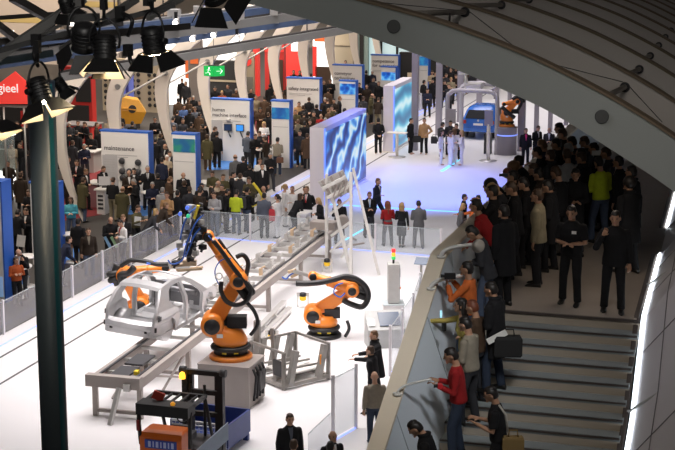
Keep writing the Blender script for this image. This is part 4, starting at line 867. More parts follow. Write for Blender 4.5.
def panel(label, x0, x1, yt, yb, text=None, tsize=.3, tpos=(.07, .25), depth=.40, group=None, cat='panel', image=None, name='exhibition_panel', sub=True):
    b = G(x0, yb); Y = b.y; top = PY(x0, yt, Y).z; w = PY(x1, (yt+yb)/2, Y).x-b.x
    t = thing(name, label, cat, (b.x, Y, -.015), 0, group)
    mb = MB(); mb.box((w/2, depth/2, top/2), (w, depth, top)); part('board', mb, PANW, t)
    mb = MB(); mb.box((w+.02, depth/2, top/2), (.05, depth+.02, top+.02)); mb.box((w/2, depth/2, top+.03), (w+.09, depth+.02, .07)); part('blue_edge', mb, PANB, t, 'blue edge and top of the panel')
    if text:
        me = text_mesh(text, tsize, face_matrix((w*tpos[0], -.012, top*(1-tpos[1])), (1, 0, 0), (0, 0, 1)), INK, .004); link('lettering', me, t)
        n = text.count('\n'); mb = MB(); mb.box((w*.42, -.006, top*(1-tpos[1])-tsize*(n*1.05+.75)), (w*.68, .012, .03)); mb.box((w*.32, -.006, top*(1-tpos[1])-tsize*(n*1.05+1.05)), (w*.48, .012, .03)); part('small_print', mb, INKL, t)
    if image:
        m, a, b_, i0, i1 = image
        mb = MB(); mb.box((w/2+(i0+i1-1)*w/2, -.01, top*(a+b_)/2), (w*(i1-i0), .03, top*(b_-a))); part('picture', mb, m, t)
        mb = MB(); mb.box((w/2, -.004, top*(a-.12)), (w*.84, .01, .025)); part('small_print', mb, INKL, t)
    return t, w, top
t, w, H = panel('large white panel with the word maintenance on it', 103, 149, 131, 203, 'maintenance', .27, (.06, .25))
mb = MB(); mb.box((w*.18, -.01, H*.42), (w*.32, .03, H*.52)); part('text_board', mb, PANG, t)
for i in range(6): mb = MB(); mb.box((w*.17, -.03, H*(.62-.035*i)), (w*.22, .01, .025)); part('small_print', mb, INKL, t)
for i, (a, b_) in enumerate(((.45, .61), (.79, .60), (.45, .47), (.60, .47), (.78, .47), (.46, .38))):
    mb = MB(); mb.lathe([(.05, -.16), (.13, -.14), (.14, -.08), (.08, -.02)], (w*a, 0, H*b_), (0, 1, 0), 14); part('round_instrument', mb, DGR, t)
    mb = MB(); mb.path([(w*a, -.08, H*b_), (w*a+.05, -.1, H*b_-.2), (w*a+.10, -.02, H*b_-.4)], .025, 6); part('cable', mb, ALU, t)
t, w, H = panel('large white panel reading human machine interface', 212, 250, 99, 160, 'human\nmachine interface', .245, (.03, .19))
mb = MB(); mb.box((w*.15, -.01, H*.34), (w*.28, .03, H*.66)); part('text_board', mb, PANG, t)
for a, m in ((.47, mat('monitor_dark_blue', (.02, .04, .10), .2, emit=.3)), (.78, mat('monitor_blue', (.03, .2, .6), .2, emit=1.0))):
    mb = MB(); mb.box((w*a, -.2, H*.565), (.40, .06, .34)); mb.tube((w*a, -.18, H*.5), (w*a+.05, 0, H*.40), .03); part('monitor', mb, DGR, t)
    mb = MB(); mb.box((w*a, -.236, H*.565), (.34, .012, .27)); part('screen', mb, m, t)
mb = MB(); mb.lathe([(.02, -.1), (.09, -.08), (.10, .05), (.04, .1)], (w*.47, -.12, H*.68), (0, 1, 0), 12); part('lamp_head', mb, ALU, t)
panel('white panel reading safety integrated', 287, 319.5, 78, 125, 'safety integrated', .26, (.05, .24))
p_, w, H = panel('white panel reading conveyor technology', 333, 362, 65, 107, 'conveyor\ntechnology', .29, (.05, .22))
panel('white panel reading competence for automotive', 371, 398, 55, 93, 'competence\nfor automotive', .29, (.05, .18))
panel('narrow white tower with a green and blue picture left of the human machine interface panel', 174, 196, 134, 212, image=(SCRB, .78, .95, .04, .98), name='display_tower', cat='tower', depth=.42)
panel('narrow white tower with a blue picture right of the human machine interface panel', 272, 289.5, 101, 167, image=(SCRA, .74, .91, .02, .98), name='display_tower', cat='tower', depth=.42)
panel('narrow white tower with a blue picture in front of the conveyor technology panel', 339.5, 355.5, 81, 123, image=(SCRC, .70, .95, .02, .98), name='display_tower', cat='tower', depth=.4)
panel('narrow white tower with a blue picture in front of the automotive panel', 381, 395.5, 67, 106, image=(SCRC, .67, .88, .02, .98), name='display_tower', cat='tower', depth=.4)
panel('white display tower with cyan picture between the two grey columns', 419, 428, 52, 93, image=(SCRA, .68, .90, .02, .98), name='display_tower', cat='tower', depth=.5)
panel('white and blue tower cut off by the left edge', -24, 2.5, 182, 300, name='display_tower', cat='tower', depth=.62, image=(mat('picture_pale_blue', (.3, .5, .8), .4, emit=.3), .05, .22, .4, .95))
panel('white and blue tower half hidden behind the slate column', 33, 57, 183, 264, name='display_tower', cat='tower', depth=.5, image=(SCRA, .66, .84, .1, .95))
# video walls
VID = screen_mat('video_blue', [(0, (.0, .02, .16)), (.35, (.01, .08, .42)), (.6, (.02, .18, .70)), (.78, (.08, .42, .95)), (.93, (.45, .78, 1)), (1, (.85, .97, 1))], .75, .75, 'wave', (.5, .2, .35), 9)
VID2 = screen_mat('video_cyan', [(0, (.02, .18, .38)), (.5, (.06, .42, .65)), (.8, (.25, .7, .85)), (1, (.7, .95, 1))], .5, .8, 'wave', (.2, .6, .2), 4)
LIL = mat('block_lilac_white', (.74, .70, .76), .45, var=.02)
def vwall(label, x0, x1, xs, yb, ytop, ybs, m, fr=.12):
    b = G(x0, yb); Y0 = b.y; X0 = b.x; X1 = PY(x1, yb, Y0).x; H = PY(x1, ytop, Y0).z
    d = ray(xs, ybs); Y1 = X1/d[0]*d[1]; t = thing('video_wall', label, 'video wall', (X0, Y0, 0))
    w = X1-X0; L_ = Y1-Y0
    mb = MB(); mb.box((w/2, L_/2, H/2), (w, L_, H)); part('block', mb, LIL, t)
    mb = MB(); mb.box((w+.02, L_/2, H/2), (.05, L_-.3, H-.4)); part('screen', mb, m, t, 'glowing blue screen')
    mb = MB(); mb.box((w+.012, .12, H/2), (.03, .12, H-.1)); part('edge_light', mb, mat('edge_light_blue', (.1, .2, .9), .4, emit=1.6), t); mb = MB(); mb.box((w/2, L_/2, .02), (w+.2, L_+.2, .04)); part('base', mb, PAR, t)
    return t
vwall('big white block with a glowing blue video screen, nearest the tilted rack', 310, 324, 366, 206, 128, 173, VID)
vwall('second white block with a cyan screen farther back on the stage', 383, 393, 412, 152, 86, 143, VID2)
# small furniture in the aisle
TABW = mat('table_white', (.78, .76, .74), .4)
def round_table(px, py, label, r=.38, h=1.05):
    p = G(px, py); t = thing('standing_table', label, 'table', (p.x, p.y, -.015)); mb = MB(); mb.lathe([(r, h-.04), (r, h), (.05, h)], n=20); part('top', mb, TABW, t)
    mb = MB(); mb.tube((0, 0, .02), (0, 0, h-.04), .05); part('stem', mb, ALU, t); mb = MB(); mb.lathe([(.28, 0), (.28, .03), (.05, .04)], n=18); part('foot', mb, ALU, t)
round_table(151, 217, 'round white standing table right of the maintenance panel'); round_table(264, 171, 'round white standing table between the interface panel and the blue tower'); round_table(18, 297, 'round white standing table at the left edge', .5); round_table(28, 286, 'round white standing table behind the man in the bowed pose'); round_table(72, 262, 'round white standing table right of the slate column')
def counter(px0, px1, yb, h, label, m=TABW, front=None, d=.7, top=TABW):
    a = G(px0, yb); b = PY(px1, yb, a.y); w = b.x-a.x; t = thing('counter', label, 'counter', (a.x, a.y, -.015))
    mb = MB(); mb.box((w/2, d/2, h/2-.03), (w, d, h-.06)); part('body', mb, m, t); mb = MB(); mb.box((w/2, d/2, h-.03), (w+.16, d+.16, .06)); part('top', mb, top, t)
    if front: 
        mb = MB(); [mb.lathe([(.05, 0), (.05, .015)], (w*(.3+.2*i), -.005, h*(.25+.16*j)), (0, -1, 0), 10) for i in range(3) for j in range(4)]; part('perforation', mb, DGR, t)
    return t
counter(97, 105, 214, 1.05, 'white perforated counter left of the maintenance panel', front=True); counter(88, 97, 207, 1.05, 'reddish counter with a white top in front of the red carpet', mat('counter_rose', (.30, .14, .15), .5))
p = G(101, 210, 1.05); p = G(97, 214); lp = thing('monitor', 'grey monitor standing on the white perforated counter', 'monitor', (p.x+.2, p.y+.35, 1.035), .3)
mb = MB(); mb.box((0, 0, .28), (.45, .05, .36), M=Matrix.Rotation(-.2, 3, 'X')); part('screen', mb, PANG, lp); mb = MB(); mb.box((0, .05, .05), (.2, .18, .1)); part('foot', mb, DGR, lp)
counter(198, 211, 205, .95, 'white counter right of the tower with the green picture'); p = G(204, 200, .95); mv = thing('machine_model', 'round white machine model on the counter beside the tower', 'model', (p.x, G(204, 205).y+.3, .94))
mb = MB(); mb.lathe([(.42, 0), (.44, .06), (.30, .10)], n=20); mb.lathe([(.30, .10), (.36, .16), (.34, .22), (.1, .26)], (0.1, 0, 0), n=20); part('housing', mb, TABW, mv); mb = MB(); mb.lathe([(.12, .22), (.12, .30)], (-.1, 0, 0), n=12); part('sensor', mb, BLK, mv)
counter(300, 306, 240, 1.05, 'white counter between the bowing woman and the man in the red tie', d=.6)
counter(470, 482, 237, .95, 'white counter beside the parapet among the seated visitors', d=.5)

# ------------------------------------------------------------------ other stands far behind the ribs
def booth(label, x0, x1, yt, yb, m, d=.4, extra=None, name='stand_wall', group=None, rz=0):
    b = G(x0, yb); top = PY(x0, yt, b.y).z; w = PY(x1, (yt+yb)/2, b.y).x-b.x
    t = thing(name, label, 'stand', (b.x, b.y, -.015), rz, group); mb = MB(); mb.box((w/2, d/2, top/2), (w, d, top)); part('wall', mb, m, t)
    for nm, a0, a1, c0, c1, mm in (extra or []): mb = MB(); mb.box((w*(a0+a1)/2, -.03, top*(c0+c1)/2), (w*(a1-a0), .06, top*(c1-c0))); part(nm, mb, mm, t)
    return t, w, top
def CM(n, c, e=0.0, r=.6): return mat('stand_'+n, c, r, var=.06, scale=.8, emit=e)
RED = CM('red', (.62, .035, .03)); REDL = CM('red_lit', (.75, .05, .04), .5); ORR = CM('orange', (.75, .16, .04), .3); BEI = CM('beige', (.50, .42, .30)); WLT = CM('glow_white', (.9, .88, .85), 1.6); BRN = CM('brown', (.07, .045, .03)); DRK = CM('dark', (.03, .028, .028)); GRG = CM('green_glass', (.30, .40, .38)); BLUB = CM('banner_blue', (.16, .20, .62), .25); CYL = CM('pale_cyan', (.55, .72, .74), .6)  # lit whites and reds glow in place of light on the stand walls
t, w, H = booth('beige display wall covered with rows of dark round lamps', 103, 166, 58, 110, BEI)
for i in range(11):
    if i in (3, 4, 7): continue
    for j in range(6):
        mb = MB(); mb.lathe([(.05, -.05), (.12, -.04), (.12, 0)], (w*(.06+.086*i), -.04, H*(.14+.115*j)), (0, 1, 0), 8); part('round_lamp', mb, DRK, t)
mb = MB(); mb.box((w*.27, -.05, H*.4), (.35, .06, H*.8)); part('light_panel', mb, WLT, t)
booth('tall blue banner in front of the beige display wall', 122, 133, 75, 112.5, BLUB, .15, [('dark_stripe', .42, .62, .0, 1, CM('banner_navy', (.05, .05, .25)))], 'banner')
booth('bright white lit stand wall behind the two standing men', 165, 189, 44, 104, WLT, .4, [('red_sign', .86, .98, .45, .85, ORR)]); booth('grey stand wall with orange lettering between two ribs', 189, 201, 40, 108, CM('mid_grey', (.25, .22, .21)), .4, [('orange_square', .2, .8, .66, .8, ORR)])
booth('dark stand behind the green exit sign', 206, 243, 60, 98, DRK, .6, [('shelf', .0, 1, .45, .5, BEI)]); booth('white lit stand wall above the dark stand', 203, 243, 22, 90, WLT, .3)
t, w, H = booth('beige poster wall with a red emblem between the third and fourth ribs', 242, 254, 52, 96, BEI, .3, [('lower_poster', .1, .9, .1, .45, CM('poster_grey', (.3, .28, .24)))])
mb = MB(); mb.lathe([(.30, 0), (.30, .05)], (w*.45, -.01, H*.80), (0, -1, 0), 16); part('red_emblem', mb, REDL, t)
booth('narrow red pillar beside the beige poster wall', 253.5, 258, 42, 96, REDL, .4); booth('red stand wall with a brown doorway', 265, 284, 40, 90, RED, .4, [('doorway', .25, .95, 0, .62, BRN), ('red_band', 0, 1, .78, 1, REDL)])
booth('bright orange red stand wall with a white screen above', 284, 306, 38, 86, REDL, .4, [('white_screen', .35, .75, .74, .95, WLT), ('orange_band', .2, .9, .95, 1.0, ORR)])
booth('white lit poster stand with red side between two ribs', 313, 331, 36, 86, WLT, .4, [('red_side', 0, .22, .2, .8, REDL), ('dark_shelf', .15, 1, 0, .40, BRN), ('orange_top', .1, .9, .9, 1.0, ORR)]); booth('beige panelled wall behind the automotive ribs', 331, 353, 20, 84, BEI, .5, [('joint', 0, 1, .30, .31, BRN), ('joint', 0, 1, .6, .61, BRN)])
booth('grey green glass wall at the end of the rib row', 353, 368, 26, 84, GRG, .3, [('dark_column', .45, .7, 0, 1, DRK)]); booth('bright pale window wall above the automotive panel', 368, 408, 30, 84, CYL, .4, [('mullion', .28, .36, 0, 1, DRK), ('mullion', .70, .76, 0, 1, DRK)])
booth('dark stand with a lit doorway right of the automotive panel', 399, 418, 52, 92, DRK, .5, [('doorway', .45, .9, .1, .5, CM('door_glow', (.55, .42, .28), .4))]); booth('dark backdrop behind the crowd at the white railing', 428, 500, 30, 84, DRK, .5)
p = G(127, 127); ym = thing('yellow_machine', 'boxy yellow machine tilted on the floor in front of the beige lamp wall', 'machine', (p.x, p.y, -.015), .45)
YM = mat('machine_yellow', (.72, .36, .03), .45, var=.08)
mb = MB(); mb.loft([[(-.75, -.5, .25), (.75, -.5, .25), (.75, .5, .25), (-.75, .5, .25)], [(-1.0, -.7, 1.1), (1.05, -.7, .9), (1.05, .7, .9), (-1.0, .7, 1.1)], [(-.35, -.6, 1.75), (.65, -.6, 1.55), (.65, .6, 1.55), (-.35, .6, 1.75)]], sm=False); part('housing', mb, YM, ym)
mb = MB(); [mb.box((x, y, .13), (.2, .2, .26)) for x in (-.6, .6) for y in (-.4, .4)]; part('foot', mb, DRK, ym); mb = MB(); mb.lathe([(.22, 0), (.22, .08)], (.3, -.66, 1.1), (0, -1, 0), 14); part('port', mb, DRK, ym)
mb = MB(); mb.bar((-.5, -.72, 1.2), (.5, -.72, 1.05), .12, .05); part('rib', mb, YM, ym)
# green exit sign hung between two ribs
e = DP(214, 71, 72); ex = thing('exit_sign', 'green emergency exit sign with running figures hanging between two ribs', 'sign', e)
GRN = mat('exit_green', (.01, .36, .07), .4, emit=.75, ecol=(.01, .42, .08)); EXW = mat('exit_white', (.9, .95, .9), .4, emit=1.0)
for sx in (-1, 1):
    R = Matrix.Rotation(YAW+sx*.5, 3, 'Z'); c = CR*(sx*.235); mb = MB(); mb.box(c, (.50, .05, .46), M=R); bd = part('sign_face', mb, GRN, ex)
    mb = MB(); N = R @ Vector((0, -.032, 0)); rx = R @ Vector((1, 0, 0))
    def q(x, z): return c+N+rx*x+UP*z
    if sx < 0:
        mb.lathe([(.04, 0), (.04, .008)], q(.04, .14), R @ Vector((0, -1, 0)), 10)
        for a, b in (((.02, .10), (-.02, -.04)), ((-.02, -.04), (.08, -.10)), ((.08, -.10), (.07, -.18)), ((-.02, -.04), (-.10, -.10)), ((-.10, -.10), (-.17, -.09)), ((.02, .08), (.11, .03)), ((.02, .08), (-.08, .05))): mb.bar(q(*a), q(*b), .035, .012)
    else:
        mb.bar(q(-.16, .0), q(.12, .0), .05, .012); mb.bar(q(.14, .0), q(.02, .12), .05, .012); mb.bar(q(.14, .0), q(.02, -.12), .05, .012)
    part('pictogram', mb, EXW, ex)
mb = MB(); mb.tube((0, 0, .22), (0, 0, 2.5), .015); mb.box((0, 0, .25), (.5, .12, .04)); part('hanger', mb, DGR, ex)
# red hanging sign, far left
sg = DP(13, 89, 66); rs = thing('hanging_sign', 'red hanging sign with white lettering at the left edge', 'sign', sg, YAW-.25)
mb = MB(); mb.prism([(-.75, -.62), (.62, -.58), (.66, .30), (.15, .72), (-.75, .10)], (0, 0, 0), (1, 0, 0), (0, 0, 1), .08); part('board', mb, REDL, rs)
link('lettering', text_mesh('gieel', .50, face_matrix((-.62, -.10, -.12), (1, 0, 0), (0, 0, 1)), mat('sign_white', (.9, .9, .9), .5, emit=.4)), rs)
mb = MB(); mb.box((.0, .1, -.72), (1.9, .1, .08)); mb.tube((.4, .1, -.7), (.4, .1, -4.2), .04); mb.tube((-.5, .1, -.7), (-.5, .1, -4.2), .04); part('frame', mb, ALU, rs)
sp2 = G(4, 196); sh = thing('showcase', 'tall lit glass showcase at the left edge behind the white tower', 'showcase', (sp2.x, sp2.y, -.015))
mb = MB(); mb.box((0, 0, .55), (.9, .6, 1.1)); part('lit_base', mb, WLT, sh); mb = MB(); mb.box((0, 0, 1.9), (.9, .6, 1.5)); part('glass_case', mb, glass_mat('case_glass', (.6, .7, .68), .25), sh); mb = MB(); mb.box((0, 0, 2.75), (1.0, .7, .22)); part('lit_top', mb, WLT, sh); mb = MB(); mb.box((0, 0, 1.6), (.4, .3, .9)); part('exhibit', mb, CM('exhibit_grey', (.2, .22, .2)), sh)
counter(63, 92, 145, 1.1, 'curved looking red counter behind the men at the far left rib', RED, d=1.2, top=CM('counter_grey', (.3, .28, .28)))
counter(80, 94, 172, 1.0, 'pale brochure counter left of the big cream rib', CM('brochure_pale', (.5, .48, .46)), d=.9)
booth('dark stand wall with red edge at the far left', 0, 62, 92, 150, DRK, .5, [('red_pillar', .62, .70, 0, .9, RED), ('red_pillar', .36, .40, 0, .7, RED), ('screen', .86, .94, .55, .8, mat('stand_screen_white', (.7, .8, 1), .3, emit=1.5))])
booth('pale beige stand wall high behind the spotlights', -10, 60, -12, 62, CM('hall_beige', (.46, .38, .31)), .5, [('ochre_band', .0, 1, .55, .62, CM('ochre', (.45, .33, .12))), ('white_lamp', .3, .36, .38, .44, WLT), ('white_lamp', .2, .25, .30, .35, WLT)])
booth('grey beige stand wall behind the second spotlight', 64, 118, -14, 58, CM('hall_grey_beige', (.38, .33, .29)), .5, [('ochre_band', .0, 1, .72, .80, CM('ochre', (.45, .33, .12))), ('white_lamp', .1, .3, .45, .5, WLT)])
booth('beige stand wall behind the blue beams', 122, 168, -14, 52, CM('hall_beige', (.46, .38, .31)), .5, [('white_lamp', .1, .25, .3, .36, WLT), ('dark_band', 0, 1, .5, .58, BRN)])
booth('red stand wall behind the spotlights', 62, 92, 66, 135, RED, .5, [('dark_opening', .2, .9, .0, .45, DRK), ('dark_opening', .5, .98, .5, .85, DRK)])
booth('white lit sign wall under the spotlights', 66, 88, 96, 128, DRK, .3, [('lit_sign', .1, .75, .62, .78, WLT)])
mb = MB(); mb.box((-45, 188, 5), (190, .5, 14)); struct('wall_back', mb, CM('hall_wall', (.34, .29, .245)))
mb = MB(); mb.box((-95, 95, 5), (.5, 190, 14)); struct('wall_left', mb, CM('hall_wall', (.34, .29, .245)))
# ------------------------------------------------------------------ lighting rig, upper left
def dpt(p, d): return DP(p[0], p[1], d)
BGREY = mat('beam_grey', (.22, .22, .215), .45, .2, var=.06); BBLUE = mat('beam_blue_grey', (.08, .12, .22), .4, .2, var=.08); BDRK = mat('beam_dark', (.045, .04, .038), .5)
for i, (a, b, w, m, d0, d1, lab) in enumerate([((0, 45), (360, -1), .28, BBLUE, 46, 52, 'topmost blue beam'), ((-10, 59), (370, 5), .26, BGREY, 46, 52, 'upper grey beam'), ((-10, 66), (372, 11), .22, BBLUE, 48, 54, 'lower blue beam'), ((60, 77), (380, 24), .25, BGREY, 50, 56, 'lowest grey beam')]):
    t = thing('lighting_beam', 'long %s of the four beams hung across the stage' % lab, 'beam', dpt(a, d0)); o = Vector(t.location); q = dpt(b, d1)-o
    mb = MB(); mb.bar((0, 0, 0), q, w, w); part('tube', mb, m, t)
    mb = MB(); mb.bar(Vector((0, 0, w*.62)), q+Vector((0, 0, w*.62)), w*.5, w*.25); part('top_rail', mb, BDRK if i % 2 else BGREY, t)
    for f in (.12, .3, .45, .52, .62, .72, .8, .9):
        if i < 3: mb = MB(); mb.box(q*f+Vector((0, 0, w*.95)), (.35, .25, .28), rz=f*7); part('clamp_lamp', mb, ALU if f > .4 else BLK, t)
    for f in (.3, .53, .75): mb = MB(); mb.tube(q*f, q*f+Vector((0, 0, 4.5)), .022, n=6); part('hanger', mb, DGR, t)
for k, (px, py, d) in enumerate(((214, 33, 50), (237, 37, 51), (193, 37, 50), (262, 27, 53), (176, 21, 48))):
    p = dpt((px, py), d); s = thing('stage_lamp', ('small white stage lamp on the beams, %s from the left' % ['third', 'fourth', 'second', 'fifth', 'first'][k]), 'lamp', p, 0, 'small lamps on the beams')
    mb = MB(); mb.lathe([(.05, -.2), (.085, -.1), (.09, .15)], (0, 0, 0), (.2, -1, -.4), 12); part('housing', mb, ALU, s); mb = MB(); mb.lathe([(.085, .15), (.06, .17)], (0, 0, 0), (.2, -1, -.4), 12); part('lens', mb, mat('lens_white', (1, .96, .9), .3, emit=6), s); mb = MB(); mb.box((0, 0, .17), (.08, .08, .2)); part('clamp', mb, BLK, s)
for i, (a, b, w, m, d, lab) in enumerate([((-6, 59), (84, -2), .135, BGREY, 25, 'broad grey diagonal beam crossing the top left corner'), ((104, 20), (137, -2), .11, BGREY, 26, 'short grey diagonal beam above the second spotlight'), ((148, 17), (182, -3), .11, BGREY, 27, 'short grey diagonal beam above the fourth spotlight'), ((12, -3), (50, 19), .13, BDRK, 26, 'dark beam running against the diagonal in the top left corner'), ((-5, 42), (190, 26), .10, BDRK, 28, 'thin dark beam behind the spotlights'), ((-5, 18), (78, 12), .07, BDRK, 30, 'thin dark rod at the very top left'), ((-5, 62), (52, 53), .12, mat('beam_teal_grey', (.08, .12, .14), .45), 30, 'teal grey beam behind the slate column'), ((-6, 22), (22, 43), .12, BDRK, 27, 'dark beam at the left edge'), ((60, 49), (92, 27), .06, BGREY, 26, 'thin grey strut beside the second spotlight'), ((28, 42), (70, 20), .05, BGREY, 29, 'thin light strut behind the broad diagonal beam')]):
    t = thing('rig_beam', lab, 'beam', dpt(a, d)); q = dpt(b, d+1)-Vector(t.location)
    mb = MB(); mb.bar((0, 0, 0), q, w*.7, w); part('beam', mb, m, t); mb = MB(); mb.bar((0, 0, -w*.5), q+Vector((0, 0, -w*.5)), w*.9, .012); part('flange', mb, m, t)
WARM = mat('lens_warm', (1, .85, .6), .3, emit=80, ecol=(1, .80, .52)); COOL = mat('lens_cool', (.7, .85, 1), .3, emit=3, ecol=(.6, .78, 1)); INNER = mat('reflector_cream', (.75, .66, .52), .45); LBK = mat('lamp_black', (.010, .010, .011), .45)
def spot(label, px, py, d, axis, s=.9, lens=WARM, yoke=True, flaps=(1, 1, 1, 1)):
    # body axis points where the light goes; flaps open outwards round the mouth
    o = dpt((px, py), d); t = thing('spotlight', label, 'spotlight', o); a = (CR*axis[0]+UP*axis[1]+CF*axis[2]).normalized(); x = a.cross(UP).normalized(); y = x.cross(a)
    mb = MB(); mb.lathe([(.06*s, -.17*s), (.125*s, -.15*s), (.135*s, -.05*s), (.14*s, .13*s), (.15*s, .16*s)], (0, 0, 0), a, 20)
    for i in range(5): mb.lathe([(.142*s, -.10*s+.045*i*s), (.152*s, -.095*s+.045*i*s), (.142*s, -.085*s+.045*i*s)], (0, 0, 0), a, 20)
    part('housing', mb, LBK, t)
    mb = MB(); mb.lathe([(.135*s, .155*s), (.10*s, .175*s), (.02*s, .18*s)], (0, 0, 0), a, 20); part('lens', mb, lens, t)
    for i, (u, v) in enumerate(((x, y), (-x, y), (y, x), (-y, x))):
        if not flaps[i]: continue
        e0 = a*.16*s+u*.155*s; e1 = a*.34*s+u*.29*s; mb = MB(); n = (e1-e0).cross(v).normalized()*.006
        vs = [e0-v*.13*s, e0+v*.13*s, e1+v*.22*s, e1-v*.22*s]
        mb.loft([[p+n for p in vs], [p-n for p in vs]], sm=False); fl = part('barn_door', mb, LBK, t)
        m2 = MB(); nn = (a-u*1.2).normalized()*.009; m2.add([p+nn for p in [e0-v*.12*s, e0+v*.12*s, e1+v*.20*s, e1-v*.20*s]], [(0, 1, 2, 3)]); part('inner_face', m2, INNER, fl)
    if yoke:
        mb = MB(); pts = [x*.17*s]+[x*.19*s*cos(q)+UP*(.10+.26*sin(q))*s for q in [pi*i/10 for i in range(11)]]+[-x*.17*s]; mb.path(pts, .016*s, 8); part('yoke', mb, LBK, t)
        mb = MB(); mb.tube(UP*.36*s, UP*.62*s, .022*s); mb.box(UP*.55*s, (.07*s, .09*s, .16*s)); part('clamp', mb, LBK, t)
        mb = MB(); mb.tube(x*.15*s, x*.23*s, .04*s); part('knob', mb, LBK, t)
    return t, o, a
spot('black spotlight with lit barn doors in front of the slate column', 39, 90, 18.6, (.32, -.93, -.2), .9)
spot('black spotlight with cool reflections hanging left of the pair', 84, 37, 19.2, (-.12, -.9, .35), 1.0, COOL)
spot('black spotlight with a wide glowing lower door at the middle of the row', 105, 48, 19.0, (.0, -.92, -.25), .95)
spot('black spotlight hanging by a curved yoke at the right of the row', 153, 40, 19.0, (.10, -.95, .12), .95)
spot('black spotlight cut off by the left edge', -13, 113, 18.4, (.35, -.9, -.2), .9)
spot('dark spotlight with closed doors at the top edge near the grey rib', 212, -12, 21, (.25, -.75, .5), 1.15, LBK)
spot('small dark spotlight under the red sign', 60, 84, 21, (.5, -.8, .1), .55, LBK); spot('dark spotlight at top beside the short diagonal beam', 66, 4, 24, (.2, -.8, .3), .7, LBK)
mb = MB(); mb.bar(dpt((68, 18), 19.4), dpt((100, 17), 19.4), .10, .09); solo('ballast_box', mb, LBK, 'black ballast box above the spotlights at top left', 'box')
for a, b, c, lab in [((36, 40), (34, 55), (38, 66), 'black cable loop above the spotlight at the slate column'), ((120, 12), (132, 20), (128, 36), 'black cable loop between the third and fourth spotlights'), ((148, 0), (152, 8), (150, 14), 'short black cable above the fourth spotlight'), ((128, 50), (131, 62), (136, 70), 'black safety cable left of the fourth spotlight')]:
    mb = MB(); mb.path(smooth([dpt(a, 19.3), dpt(b, 19.1), dpt(c, 19.2)], 5), .025, 7); mb.box(dpt(a, 19.3), (.10, .08, .14)); solo('cable', mb, LBK, lab, 'cable')
mb = MB(); mb.bar(dpt((-10, 53), 19.6), dpt((175, 5), 19.6), .06, .06); solo('pipe', mb, LBK, 'thin black pipe from which the spotlights hang', 'pipe')
